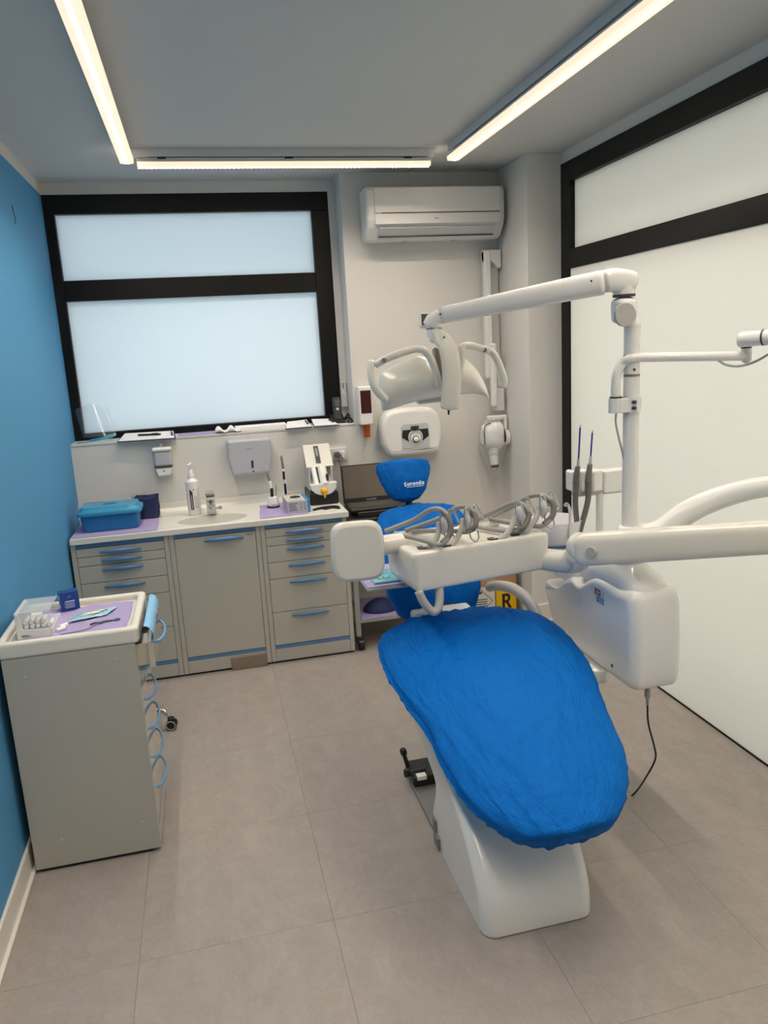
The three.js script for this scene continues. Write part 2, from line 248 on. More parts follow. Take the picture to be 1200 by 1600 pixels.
{ // worktop with moulded oval basin
  const t = thing('worktop', 'off-white moulded worktop with oval sink', 'worktop');
  const s = new THREE.Shape(); s.moveTo(-0.742, 4.158); s.lineTo(0.733, 4.158); s.lineTo(0.733, 4.698); s.lineTo(-0.742, 4.698); s.lineTo(-0.742, 4.158);
  const sx = -0.01, sz = 4.335, rx = 0.19, rz = 0.135, h = new THREE.Path(); h.absellipse(sx, sz, rx, rz, 0, Math.PI * 2, true); s.holes.push(h);
  part('slab', extY(s, 0.816, WT, 0.005, 3), M.worktop, t);
  const rows = []; for (const [k, y] of [[1.03, WT - 0.006], [1.0, WT - 0.012], [0.95, WT - 0.05], [0.86, WT - 0.09], [0.6, WT - 0.115], [0.12, WT - 0.12]]) { const r = []; for (let i = 0; i < 40; i++) { const a = i / 40 * 2 * Math.PI; r.push(V(sx + Math.cos(a) * rx * k, y, -sz + Math.sin(a) * rz * k)); } rows.push(r); }
  part('basin', loft(rows), std(0xbfbeb3, 0.25), t);
  part('upstand', extX([[ZB + 0.002, WT - 0.002], [ZB + 0.002, 0.898], [ZB + 0.016, 0.898], [ZB + 0.02, 0.868], [ZB + 0.036, WT - 0.002]], -0.742, 0.733, 0.003, 2), M.worktop, t);
}
{ // tap
  const p = atY(331, 805, WT), t = thing('sink_tap', 'chrome mixer tap at the sink', 'tap'); const z = -4.475, x = -0.01;
  part('body', extX([[z - 0.03, WT], [z - 0.03, WT + 0.10], [z + 0.03, WT + 0.118], [z + 0.055, WT + 0.105], [z + 0.052, WT + 0.09], [z + 0.025, WT + 0.07], [z + 0.022, WT]], x - 0.027, x + 0.027, 0.006, 3), M.chrome, t);
  part('spout', sweep([[x, WT + 0.06, z], [x, WT + 0.062, z + 0.05], [x, WT + 0.045, z + 0.085]], () => [0.013, 0.01], { seg: 16 }), M.chrome, t);
  part('lever', bx(x - 0.025, x + 0.025, WT + 0.114, WT + 0.13, z - 0.03, z + 0.05, 0.004), M.chrome, t);
  part('side_knob', [cyl(V(x + 0.02, WT + 0.03, z), V(x + 0.05, WT + 0.03, z), 0.006), new THREE.SphereGeometry(0.012, 12, 10).translate(x + 0.052, WT + 0.03, z)], M.chrome, t);
}
// lilac napkins
const sheet = (name, pts, y, mat, label, amp = 0.0015) => solo(name, (() => { const [a, b, c, d] = pts, rows = []; const N = 14; const top = [], g = new THREE.PlaneGeometry(1, 1, N, N), p = g.attributes.position; for (let i = 0; i < p.count; i++) { const u = p.getX(i) + 0.5, v = p.getY(i) + 0.5; const P = a.clone().lerp(b, u).lerp(d.clone().lerp(c, u), v); const e = Math.min(u, 1 - u, v, 1 - v); p.setXYZ(i, P.x + n3(P.z * 9, 1, P.x * 9) * 0.003, y + amp * (1.0 + 0.5 * n3(P.x * 14, 4, P.z * 14) + 0.4 * n3(P.x * 40, 9, P.z * 40)), P.z + n3(P.x * 9, 7, 2) * 0.003); } g.computeVertexNormals(); return g; })(), mat, label, 'napkin');
sheet('napkin', [V(-0.735, 0, -4.165), V(-0.30, 0, -4.165), V(-0.31, 0, -4.64), V(-0.735, 0, -4.64)], WT + 0.0005, M.lilac, 'lilac paper napkin under the blue lidded box');
sheet('napkin', [V(0.245, 0, -4.19), V(0.52, 0, -4.20), V(0.50, 0, -4.60), V(0.27, 0, -4.56)], WT + 0.0005, M.lilac, 'lilac paper napkin under the glove box');
{ // blue lidded box
  const t = thing('lidded_box', 'blue plastic box with lighter blue lid beside the blue wall', 'box'); const cx = -0.545, cz = -4.36, y = WT + 0.005;
  const rr = (w, d, yy) => { const r = []; for (let i = 0; i < 48; i++) { const a = i / 48 * 2 * Math.PI; r.push(V(cx + sgnpow(Math.cos(a), 0.22) * w / 2, yy, cz - sgnpow(Math.sin(a), 0.22) * d / 2)); } return r; };
  part('body', loft([rr(0.29, 0.17, y), rr(0.305, 0.18, y + 0.09)]), M.boxBlue, t);
  const lid = part('lid', loft([rr(0.33, 0.205, y + 0.086), rr(0.335, 0.21, y + 0.09), rr(0.335, 0.21, y + 0.104), rr(0.325, 0.20, y + 0.108), rr(0.30, 0.175, y + 0.112), rr(0.294, 0.17, y + 0.126), rr(0.286, 0.162, y + 0.13)]), M.boxLid, t);
  part('recessed_grip', bx(cx - 0.035, cx + 0.035, y + 0.1285, y + 0.132, cz - 0.02, cz + 0.02, 0.001), std(0x256f92, 0.5), lid);
}
{ // clear acrylic organiser with navy gloves
  const t = thing('acrylic_organiser', 'clear acrylic organiser behind the blue lidded box', 'organiser'), y = WT + 0.006, z0 = -4.66, z1 = -4.49;
  for (const x of [-0.735, -0.60, -0.44, -0.295]) part('divider', bx(x, x + 0.003, y, y + (x > -0.5 ? 0.15 : 0.115), z0, z1, 0.0005, 1), M.clear, t);
  part('wall', bx(-0.735, -0.292, y, y + 0.13, z0, z0 + 0.003, 0.0005, 1), M.clear, t); part('wall', bx(-0.735, -0.292, y, y + 0.1, z1, z1 + 0.003, 0.0005, 1), M.clear, t); part('base', bx(-0.735, -0.292, y - 0.002, y + 0.001, z0, z1, 0.0005, 1), M.clear, t);
  for (let i = 0; i < 7; i++) { const zz = -4.50 - i * 0.02; const r = []; for (let k = 0; k <= 5; k++) { const row = []; for (let j = 0; j < 14; j++) { const a = j / 14 * 2 * Math.PI; row.push(V(-0.368 + Math.cos(a) * 0.064 * (1 - 0.1 * n3(k, i, j * 0.6)), y + 0.002 + k * 0.022 + (k === 5 ? n3(i * 3, j, 1) * 0.008 : 0), zz + Math.sin(a) * 0.0085)); } r.push(row); }
    solo('folded_mask', loft(r), M.navy, 'folded navy disposable mask in the clear organiser', 'mask', 'navy masks in the acrylic organiser'); }
  for (let i = 0; i < 1; i++) { const m = solo('mixing_tip_strip', sweep([[-0.715 + i * 0.02, y + 0.1, -4.6 + i * 0.03], [-0.66, y + 0.112 + i * 0.006, -4.56], [-0.605, y + 0.105, -4.6 - i * 0.01]], () => [0.008, 0.003], { seg: 12, n: 8 }), std(0xcbb28e, 0.6), 'beige curled strip lying in the clear organiser by the blue wall', 'strip'); }
}
{ // disinfectant bottle
  const p = V(-0.105, WT, -4.50), t = thing('pump_bottle', 'white pump bottle with dark red label beside the sink tap', 'bottle');
  part('bottle', lathe([[0, 0.001], [0.034, 0.001], [0.037, 0.006], [0.037, 0.19], [0.034, 0.202], [0.018, 0.212], [0.016, 0.222], [0, 0.222]], p.x, p.y, p.z), M.white, t);
  part('collar', lathe([[0.019, 0.216], [0.019, 0.236], [0.012, 0.238], [0.011, 0.262], [0, 0.262]], p.x, p.y, p.z, 20), M.white, t);
  part('pump', [cyl(V(p.x, p.y + 0.26, p.z), V(p.x, p.y + 0.29, p.z), 0.004), sweep([[p.x - 0.012, p.y + 0.288, p.z + 0.02], [p.x, p.y + 0.294, p.z], [p.x + 0.008, p.y + 0.3, p.z - 0.01]], () => [0.008, 0.006], { seg: 12, n: 10 })], M.white, t);
  const lab = new THREE.CylinderGeometry(0.0374, 0.0374, 0.15, 32, 1, true, -0.9, 2.0).translate(p.x, p.y + 0.105, p.z);
  part('label', lab, printMat(256, 300, (g, w, h) => { g.fillStyle = '#e6e4e2'; g.fillRect(0, 0, w, h); g.fillStyle = '#5c1230'; g.beginPath(); g.moveTo(52, 50); g.lineTo(112, 84); g.lineTo(112, 292); g.lineTo(52, 292); g.fill(); g.save(); g.translate(94, 284); g.rotate(-Math.PI / 2); g.fillStyle = '#f0dfe4'; g.font = 'bold 31px sans-serif'; g.fillText('PRESIDENT', 0, 0); g.restore(); g.fillStyle = '#444'; g.beginPath(); g.arc(136, 60, 10, 0, 7); g.fill(); for (let i = 0; i < 9; i++) g.fillRect(134, 140 + i * 16, 60 + (i * 37) % 40, 4); g.fillRect(216, 50, 6, 90); }, 0.4), t);
}
{ // curing light in its charger
  const p = V(0.345, WT + 0.003, -4.47), t = thing('curing_light', 'white cordless curing light standing in its charger on the lilac napkin', 'dental tool');
  part('charger', [lathe([[0, 0.008], [0.036, 0.008], [0.037, 0.02], [0.033, 0.04], [0.03, 0.06], [0.028, 0.064], [0, 0.064]], p.x, p.y, p.z)], M.white, t);
  part('charger_base', lathe([[0, 0], [0.037, 0], [0.038, 0.008], [0, 0.008]], p.x, p.y, p.z), M.dark, t);
  card('print', printMat(128, 32, (g) => { g.fillStyle = '#e3e2dd'; g.fillRect(0, 0, 128, 32); g.fillStyle = '#333'; g.fillRect(12, 11, 66, 9); g.beginPath(); g.arc(98, 16, 9, 0, 7); g.fill(); }), V(p.x, p.y + 0.02, p.z + 0.0378), V(1, 0, 0), V(0, 1, 0), 0.034, 0.009, t);
  part('body', sweep([[p.x, p.y + 0.05, p.z], [p.x - 0.004, p.y + 0.10, p.z], [p.x - 0.01, p.y + 0.16, p.z]], (q) => [0.0125 - q * 0.003, 0.0125 - q * 0.003], { seg: 16, up: V(0, 0, 1) }), M.white, t);
  part('grip', bx(p.x - 0.012, p.x + 0.006, p.y + 0.062, p.y + 0.115, p.z + 0.006, p.z + 0.0135, 0.003), M.dark, t);
  part('head', sweep([[p.x - 0.01, p.y + 0.155, p.z], [p.x - 0.017, p.y + 0.19, p.z], [p.x - 0.022, p.y + 0.213, p.z]], (q) => [0.009 - q * 0.003, 0.009 - q * 0.003], { seg: 12, up: V(0, 0, 1) }), M.steel, t);
  part('green_stick', cyl(V(p.x + 0.02, p.y + 0.06, p.z - 0.005), V(p.x + 0.026, p.y + 0.13, p.z - 0.005), 0.003, 0.002, 8), std(0x7c9b52, 0.6), t);
}
{ // second handpiece standing behind the glove box
  const p = V(0.44, WT, -4.6), t = thing('cordless_handpiece', 'slim white and black cordless handpiece standing behind the glove box', 'dental tool');
  part('stand', lathe([[0, 0], [0.022, 0], [0.024, 0.01], [0.016, 0.03], [0, 0.032]], p.x, p.y, p.z), M.greyPlastic, t);
  part('body', sweep([[p.x, p.y + 0.03, p.z], [p.x - 0.002, p.y + 0.12, p.z], [p.x - 0.008, p.y + 0.21, p.z]], () => [0.0095, 0.0095], { seg: 16, up: V(0, 0, 1) }), M.white, t);
  for (const [a, b] of [[0.05, 0.115], [0.14, 0.19]]) part('grip', bx(p.x - 0.011 - a * 0.03, p.x + 0.003 - a * 0.03, p.y + a, p.y + b, p.z + 0.004, p.z + 0.0105, 0.002), M.dark, t);
  part('tip', sweep([[p.x - 0.008, p.y + 0.2, p.z], [p.x - 0.011, p.y + 0.25, p.z], [p.x - 0.013, p.y + 0.287, p.z]], (q) => [0.008 - q * 0.002, 0.008 - q * 0.002], { seg: 12, up: V(0, 0, 1) }), M.steel, t);
}
{ // glove box
  const t = thing('glove_box', 'small white and blue cardboard glove box on the lilac napkin', 'box'); const g0 = new THREE.Group(); g0.name = 'carton'; t.add(g0);
  const p = V(0.452, WT + 0.003, -4.335);
  const side = printMat(256, 100, (g) => { g.fillStyle = '#b9b8bd'; g.fillRect(0, 0, 256, 100); g.fillStyle = '#3a4560'; for (let i = 0; i < 5; i++) { g.fillRect(14, 18 + i * 14, 100 - (i * 23) % 30, 6); g.fillRect(140, 18 + i * 14, 26, 4); g.fillRect(182, 18 + i * 14, 34, 4); } g.fillStyle = '#2a7bc0'; g.fillRect(230, 0, 26, 100); });
  const top = printMat(256, 200, (g) => { g.fillStyle = '#c9c7c4'; g.fillRect(0, 0, 256, 200); g.fillStyle = '#2f82c6'; g.fillRect(214, 0, 42, 200); g.fillStyle = '#55585f'; for (let i = 0; i < 6; i++) g.fillRect(30 + i * 28, 150, 12, 24); g.fillStyle = '#cfc58a'; g.beginPath(); g.arc(40, 120, 24, 0, 7); g.fill(); });
  const body = part('carton', new THREE.BoxGeometry(0.125, 0.068, 0.2), [std(0x2a7bc0, 0.5), std(0xb9b8bd, 0.5), top, std(0xb9b8bd, 0.5), side, side], t); t.remove(g0); body.position.set(p.x + 0.012, p.y + 0.034, p.z); body.rotation.y = 0.04;
  part('glove_tuft', (() => { const g = new THREE.SphereGeometry(0.03, 16, 8), q = g.attributes.position; for (let i = 0; i < q.count; i++) q.setXYZ(i, q.getX(i) * (1 + 0.3 * n3(q.getX(i) * 50, 2, q.getZ(i) * 50)), Math.max(0, q.getY(i)) * 0.28, q.getZ(i) * 1.1); g.computeVertexNormals(); return g.translate(p.x + 0.01, p.y + 0.068, p.z - 0.02); })(), M.dark, t);
}
{ // impression mixing machine
  const t = thing('mixing_machine', 'white impression mixing machine with yellow nozzle on the worktop', 'machine'); const x0 = 0.566, x1 = 0.712, xc = 0.639, y = WT;
  part('foot', bx(x0 - 0.01, x1 + 0.012, y, y + 0.075, -4.66, -4.40, 0.01), M.dark, t);
  part('housing', extX([[-4.66, y + 0.07], [-4.66, y + 0.31], [-4.61, y + 0.325], [-4.52, y + 0.225], [-4.53, y + 0.20], [-4.44, y + 0.09], [-4.46, y + 0.07]], x0, x1, 0.006, 3), std(0xb9bab8, 0.4), t);
  part('hood', extX([[-4.66, y + 0.305], [-4.655, y + 0.33], [-4.605, y + 0.335], [-4.485, y + 0.215], [-4.50, y + 0.205], [-4.60, y + 0.30]], x0 - 0.008, x1 + 0.008, 0.005, 3), std(0xd6d4ca, 0.35), t);
  const up = V(0, 0.12, -0.12).normalize();
  card('control_strip', printMat(64, 256, (g) => { g.fillStyle = '#3c3f42'; g.fillRect(0, 0, 64, 256); g.fillStyle = '#8b8e90'; g.fillRect(16, 40, 30, 110); g.fillStyle = '#222'; g.fillRect(10, 176, 44, 60); }), V(xc - 0.005, y + 0.282, -4.5435), V(1, 0, 0), up, 0.028, 0.125, t, 0.002);
  for (const dx of [-0.042, 0.008]) part('cartridge', cyl(V(xc + dx, y + 0.21, -4.485), V(xc + dx + 0.004, y + 0.115, -4.41), dx > 0 ? 0.026 : 0.015), M.white, t);
  part('guide_rail', [bx(x0 + 0.004, x0 + 0.012, y + 0.09, y + 0.21, -4.50, -4.47, 0.002), bx(x1 - 0.012, x1 - 0.004, y + 0.09, y + 0.21, -4.50, -4.47, 0.002)], M.paleGrey, t);
  part('print_band', bx(xc + 0.02, xc + 0.034, y + 0.14, y + 0.18, -4.425, -4.4, 0.002), M.darkGrey, t);
  part('chin', extZ(smoothPts([[x0 - 0.004, y + 0.125], [x0, y + 0.095], [x0 + 0.03, y + 0.068], [xc, y + 0.058], [x1 - 0.03, y + 0.066], [x1, y + 0.095], [x1 + 0.006, y + 0.13]], 24), -4.45, -4.395, 0.004), M.white, t);
  part('nozzle', lathe([[0, 0], [0.004, 0], [0.007, 0.016], [0.012, 0.02], [0.014, 0.03], [0.02, 0.032], [0.021, 0.05], [0.016, 0.056], [0, 0.056]], 0, 0, 0, 20).rotateX(-0.55).translate(xc, y + 0.048, -4.368), M.yellow, t);
}
solo('crumpled_glove', extY(smoothPts([[0.55, -4.255], [0.60, -4.275], [0.62, -4.25], [0.66, -4.27], [0.70, -4.235], [0.70, -4.33], [0.62, -4.34], [0.555, -4.30], [0.55, -4.255]], 40), WT + 0.0005, WT + 0.004, 0.001, 1), M.dark, 'crumpled black glove lying at the end of the worktop', 'glove');
// ---------------------------------------------------------------- on the wall behind the worktop
{ const t = thing('soap_dispenser', 'white soap dispenser with clear tank above the lidded box', 'dispenser'); const x0 = -0.309, x1 = -0.205, z = ZB;
  part('back_plate', bx(x0 + 0.005, x1 - 0.005, 1.07, 1.235, z, z + 0.02, 0.004), M.matteWhite, t);
  part('cap', bx(x0 - 0.003, x1 + 0.003, 1.215, 1.238, z + 0.001, z + 0.085, 0.01, 4), M.white, t); part('lock_tab', [bx(-0.265, -0.249, 1.238, 1.252, z + 0.03, z + 0.034, 0.001)], M.paleGrey, t);
  part('tank', bx(x0, x1, 1.125, 1.215, z + 0.002, z + 0.078, 0.018, 5), std(0xd5dbe2, 0.15, { transmission: 0.35, thickness: 0 }), t); part('seam', bx(x0 + 0.002, x1 - 0.002, 1.118, 1.125, z + 0.002, z + 0.078, 0.003), M.darkGrey, t);
  part('spout_block', extZ([[x0 + 0.005, 1.118], [x1 - 0.005, 1.118], [x1 - 0.018, 1.072], [x0 + 0.018, 1.072]], z + 0.002, z + 0.074, 0.004), M.white, t); part('lens', cyl(V(-0.257, 1.10, z + 0.073), V(-0.257, 1.10, z + 0.076), 0.004), M.dark, t); }
{ const t = thing('towel_dispenser', 'grey-white paper towel dispenser above the sink', 'dispenser'), cx = 0.243;
  const ptsOut = [[-0.128, 0.10], [-0.115, 0.108], [0.115, 0.108], [0.128, 0.10], [0.132, 0.0], [0.112, -0.096], [0.1, -0.104], [-0.1, -0.104], [-0.112, -0.096], [-0.132, 0.0]];
  part('body', extZ(ptsOut.map(([x, y]) => [cx + x, 1.139 + y]), ZB, ZB + 0.10, 0.018, 5), std(0xb8b9c2, 0.4), t);
  part('sight_slot', bx(cx + 0.003, cx + 0.017, 1.075, 1.12, ZB + 0.099, ZB + 0.1015, 0.001), M.darkGrey, t); part('lock', cyl(V(cx + 0.012, 1.055, ZB + 0.098), V(cx + 0.012, 1.055, ZB + 0.102), 0.005), M.darkGrey, t);
  part('hook', tube([[cx + 0.0, 1.245, ZB + 0.04], [cx + 0.004, 1.268, ZB + 0.04], [cx + 0.01, 1.268, ZB + 0.04], [cx + 0.012, 1.245, ZB + 0.04]], 0.002, 16, 6), M.paleGrey, t);
  card('print', printMat(128, 24, (g) => { g.fillStyle = '#b8b9c2'; g.fillRect(0, 0, 128, 24); g.fillStyle = '#50525a'; g.fillRect(4, 8, 10, 10); g.fillRect(22, 10, 98, 6); }), V(cx - 0.005, 1.19, ZB + 0.1005), V(1, 0, 0), V(0, 1, 0), 0.045, 0.009, t); }
function socket(x, y, label, plugged) { const t = thing('wall_socket', label, 'socket');
  part('plate', bx(x - 0.053, x + 0.053, y - 0.04, y + 0.04, ZB, ZB + 0.012, 0.004), M.matteWhite, t); part('insert', bx(x - 0.036, x + 0.036, y - 0.024, y + 0.024, ZB + 0.011, ZB + 0.0135, 0.002), M.white, t);
  for (const dx of [-0.024, 0, 0.024]) part('pin_hole', cyl(V(x + dx, y, ZB + 0.013), V(x + dx, y, ZB + 0.0142), 0.0035, 0.0035, 10), M.dark, t);
  if (plugged) { const q = thing('power_plug', 'clear grey power plug with thin cable in the wall socket behind the laptop', 'plug'); part('plug', [cyl(V(x - 0.012, y, ZB + 0.0145), V(x - 0.012, y, ZB + 0.05), 0.021, 0.017, 14)], std(0x6b6660, 0.25, { metalness: 0.3 }), q); part('cable', tube([[x - 0.012, y - 0.003, ZB + 0.048], [x - 0.006, y - 0.05, ZB + 0.05], [x + 0.02, y - 0.14, ZB + 0.05], [x + 0.03, y - 0.22, ZB + 0.05]], 0.0028, 30, 6), M.darkGrey, q);
    const q2 = thing('power_plug', 'slim white power plug in the wall socket behind the laptop', 'plug'); part('plug', bx(x + 0.014, x + 0.034, y - 0.022, y + 0.02, ZB + 0.0145, ZB + 0.04, 0.006), M.white, q2); part('cable', tube([[x + 0.024, y - 0.02, ZB + 0.03], [x + 0.03, y - 0.07, ZB + 0.03], [x + 0.04, y - 0.16, ZB + 0.035], [x + 0.05, y - 0.23, ZB + 0.04]], 0.002, 30, 6), M.paleGrey, q2); } }
socket(0.645, 1.095, 'white wall socket behind the mixing machine', false);
socket(0.79, 1.10, 'white wall socket with two plugs beside the cup dispenser', true);
// ---------------------------------------------------------------- on the sill
const SY = SILL + 0.0005;
function clipboard(a, b, c, d, label, pen) {
  const lean = new THREE.Matrix4().makeTranslation(0, SILL, -4.69).multiply(new THREE.Matrix4().makeRotationX(0.13)).multiply(new THREE.Matrix4().makeTranslation(0, -SILL, 4.69)), made = [];   // back edge rests on the window frame
  const t = thing('clipboard', label, 'clipboard'); const y = SY;
  const quad = (k, y0, y1) => { const m = a.clone().add(b).add(c).add(d).multiplyScalar(0.25), f = (p) => { const q = p.clone().lerp(m, k); return [q.x, q.z]; }; return extY([f(a), f(b), f(c), f(d)], y0, y1, 0.0006, 1); };
  part('board', quad(0, y, y + 0.004), M.navy, t); part('paper', quad(0.05, y + 0.0042, y + 0.008), M.paper, t);
  const e = b.clone().lerp(c, 0.3), f2 = b.clone().lerp(c, 0.7), ins = a.clone().sub(b).normalize().multiplyScalar(0.018); part('clip', cyl(V(e.x + ins.x, y + 0.012, e.z + ins.z), V(f2.x + ins.x, y + 0.012, f2.z + ins.z), 0.006), M.dark, t);
  made.push(t);
  if (pen) { const q = thing('pen', 'black pen lying on the clipboard beside the face shield', 'pen'); const m = a.clone().add(b).add(c).add(d).multiplyScalar(0.25); part('barrel', cyl(V(m.x - 0.055, y + 0.014, m.z - 0.006), V(m.x + 0.05, y + 0.014, m.z + 0.012), 0.006, 0.006, 10), M.dark, q); part('cap', cyl(V(m.x + 0.05, y + 0.014, m.z + 0.012), V(m.x + 0.075, y + 0.014, m.z + 0.016), 0.0065, 0.005, 10), M.dark, q); part('clip', bx(m.x + 0.02, m.x + 0.06, y + 0.019, y + 0.022, m.z + 0.004, m.z + 0.012, 0.001), M.dark, q); made.push(q); }
  for (const o of made) for (const k of o.children) k.geometry.applyMatrix4(lean);
}
clipboard(V(-0.50, 0, -4.66), V(-0.17, 0, -4.64), V(-0.18, 0, -4.83), V(-0.475, 0, -4.86), 'clipboard with white sheet and a black pen on the sill', true);
sheet('napkin', [V(-0.16, 0, -4.70), V(0.10, 0, -4.70), V(0.10, 0, -4.88), V(-0.16, 0, -4.88)], SY, M.lilac, 'lilac paper napkin lying on the window sill', 0.001);
solo('gauze_pad', (() => { const rows = []; for (let i = 0; i <= 12; i++) { const x = 0.06 + i * 0.0125, r = []; for (let j = 0; j < 20; j++) { const a = j / 20 * 2 * Math.PI, lift = 0.018 * (0.6 + 0.5 * Math.sin(i * 1.05)); r.push(V(x, SY + 0.002 + lift * (1 + Math.sin(a)), -4.74 + Math.cos(a) * 0.05 + n3(i, j, 2) * 0.004)); } rows.push(r); } return loft(rows); })(), M.paper, 'crumpled white gauze pad lying on the sill', 'gauze');
{ const g = []; solo('paper_stack', bx(0.18, 0.49, SY, SY + 0.022, -4.87, -4.72, 0.002), M.paper, 'thick stack of white sheets lying on the sill', 'papers'); }
clipboard(V(0.47, 0, -4.655), V(0.635, 0, -4.66), V(0.63, 0, -4.86), V(0.50, 0, -4.84), 'small clipboard with white sheet between paper stack and longer clipboard', false);
clipboard(V(0.645, 0, -4.66), V(0.80, 0, -4.655), V(0.768, 0, -4.84), V(0.655, 0, -4.86), 'clipboard with white sheet beside the black telephone', false);
{ const t = thing('face_shield', 'clear plastic face shield with teal band leaning on the window', 'face shield');
  const rows = []; for (let i = 0; i <= 14; i++) { const k = i / 14, r = []; for (let j = 0; j <= 8; j++) { const v = j / 8, a = (k - 0.5) * 2.0; r.push(V(-0.60 + Math.sin(a) * 0.11 + v * -0.035, SY + 0.03 + v * 0.19 - Math.abs(a) * 0.03 * v, -4.80 + Math.cos(a) * 0.06 - v * 0.06)); } rows.push(r); }
  part('visor', loft(rows, false, false), std(0xf4f7f8, 0.12, { transmission: 0.93, thickness: 0, ior: 1.5 }), t);
  part('band', sweep([[-0.66, SY + 0.010, -4.75], [-0.60, SY + 0.018, -4.725], [-0.54, SY + 0.026, -4.74], [-0.52, SY + 0.03, -4.80], [-0.58, SY + 0.022, -4.83]], () => [0.004, 0.008], { seg: 24, n: 8 }), std(0x47a7bd, 0.4), t);
  part('strap', sweep([[-0.73, SY + 0.005, -4.74], [-0.69, SY + 0.006, -4.735], [-0.64, SY + 0.008, -4.745]], () => [0.009, 0.003], { seg: 12, n: 8 }), std(0x47a7bd, 0.5), t); }
{ const t = thing('cordless_phone', 'black cordless telephone standing in its cradle on the sill', 'telephone'), x = 0.817, z = -4.79;
  part('cradle', extX([[z - 0.05, SY], [z - 0.05, SY + 0.05], [z - 0.01, SY + 0.035], [z + 0.045, SY + 0.012], [z + 0.045, SY]], x - 0.04, x + 0.04, 0.004), M.dark, t);
  const h = part('handset', bx(-0.026, 0.026, 0, 0.15, -0.014, 0.014, 0.01, 4), M.dark, t); h.position.set(x, SY + 0.012, z + 0.012); h.rotation.x = -0.2;
  const sc = part('screen', bx(-0.019, 0.019, 0.088, 0.132, 0.013, 0.0148, 0.001), std(0x1b2438, 0.15), h); part('nav_key', bx(-0.009, 0.009, 0.066, 0.08, 0.0135, 0.0158, 0.001), M.paleGrey, h);
  for (let r = 0; r < 4; r++) for (let c = 0; c < 3; c++) part('key', bx(-0.019 + c * 0.0135, -0.008 + c * 0.0135, 0.014 + r * 0.0125, 0.022 + r * 0.0125, 0.0135, 0.0155, 0.001, 1), M.darkGrey, h);
  solo('phone_cable', tube([[0.842, SY + 0.004, -4.80], [0.86, SY + 0.03, -4.77], [0.885, SY + 0.05, -4.79], [0.88, SY + 0.02, -4.75], [0.862, SY + 0.008, -4.74], [0.895, SY + 0.006, -4.73], [0.885, SY + 0.03, -4.78], [0.862, SY + 0.012, -4.80]], 0.006, 60, 8), M.dark, 'black coiled cable beside the cordless telephone', 'cable'); }
{ const t = thing('remote_control', 'white remote control in a holder on the recess wall', 'remote control'), p = atZ(541, 615, ZW + 0.01), x = 0.884;
  part('holder', bx(x - 0.018, x + 0.018, 1.37, 1.46, ZW + 0.001, ZW + 0.026, 0.006), M.matteWhite, t); part('remote', bx(x - 0.015, x + 0.015, 1.39, 1.535, ZW + 0.006, ZW + 0.022, 0.005), M.white, t); part('window', bx(x - 0.008, x - 0.002, 1.49, 1.525, ZW + 0.0215, ZW + 0.0228, 0.0005, 1), M.darkGrey, t); }
// ---------------------------------------------------------------- on the wall to the right of the window
{ const t = thing('air_conditioner', 'white wall air conditioner below the ceiling', 'air conditioner'), x0 = 1.012, x1 = 1.845, zf = ZB + 0.2;
  part('body', extX([[ZB, 2.34], [ZB, 2.625], [ZB + 0.12, 2.63], [zf - 0.02, 2.62], [zf, 2.60], [zf, 2.44], [zf - 0.02, 2.40], [ZB + 0.13, 2.345], [ZB + 0.1, 2.335]], x0, x1, 0.018, 5), M.matteWhite, t);
  part('front_panel', bx(x0 + 0.045, x1 - 0.03, 2.478, 2.612, zf - 0.002, zf + 0.008, 0.004), M.matteWhite, t);
  part('front_seam', bx(x0 + 0.085, x1 - 0.035, 2.4735, 2.4775, zf - 0.004, zf + 0.003, 0.0005), M.dark, t);
  part('lower_panel', bx(x0 + 0.045, x1 - 0.03, 2.415, 2.473, zf - 0.004, zf + 0.007, 0.004), M.matteWhite, t);
  const q = V(0, 0, 0); const fl = part('air_flap', bx(x0 + 0.075, x1 - 0.06, -0.031, 0.031, -0.003, 0.003, 0.002), M.paleGrey, t); fl.position.set(0, 2.378, ZB + 0.166); fl.rotation.x = 0.83;
  part('flap_gap', [bx(x0 + 0.072, x1 - 0.06, 2.352, 2.357, ZB + 0.135, ZB + 0.152, 0.0005)], M.dark, t);
  for (const x of [1.25, 1.55]) part('foot_clip', bx(x, x + 0.03, 2.328, 2.338, ZB + 0.05, ZB + 0.09, 0.002), M.paleGrey, t);
  card('badge', printMat(96, 32, (g) => { g.fillStyle = '#dcdbd8'; g.fillRect(0, 0, 96, 32); g.fillStyle = '#8b8d8c'; g.fillRect(8, 6, 80, 20); g.fillStyle = '#b9bab8'; g.fillRect(16, 12, 64, 7); }), V(1.42, 2.443, zf + 0.0076), V(1, 0, 0), V(0, 1, 0), 0.03, 0.011, t);
  card('badge', printMat(128, 24, (g) => { g.fillStyle = '#dcdbd8'; g.fillRect(0, 0, 128, 24); g.fillStyle = '#777'; g.fillRect(4, 8, 14, 10); g.fillRect(30, 6, 40, 13); g.fillRect(80, 8, 30, 9); }), V(x0 + 0.06, 2.476, zf + 0.0086), V(1, 0, 0), V(0, 1, 0), 0.04, 0.0075, t); }
{ const t = thing('thermostat', 'small dark wall thermostat with pale frame below the air conditioner', 'thermostat'); part('frame', bx(1.351, 1.47, 1.845, 1.925, ZB, ZB + 0.012, 0.004), M.matteWhite, t); part('screen', bx(1.359, 1.462, 1.852, 1.918, ZB + 0.011, ZB + 0.014, 0.002), M.darkGrey, t); }
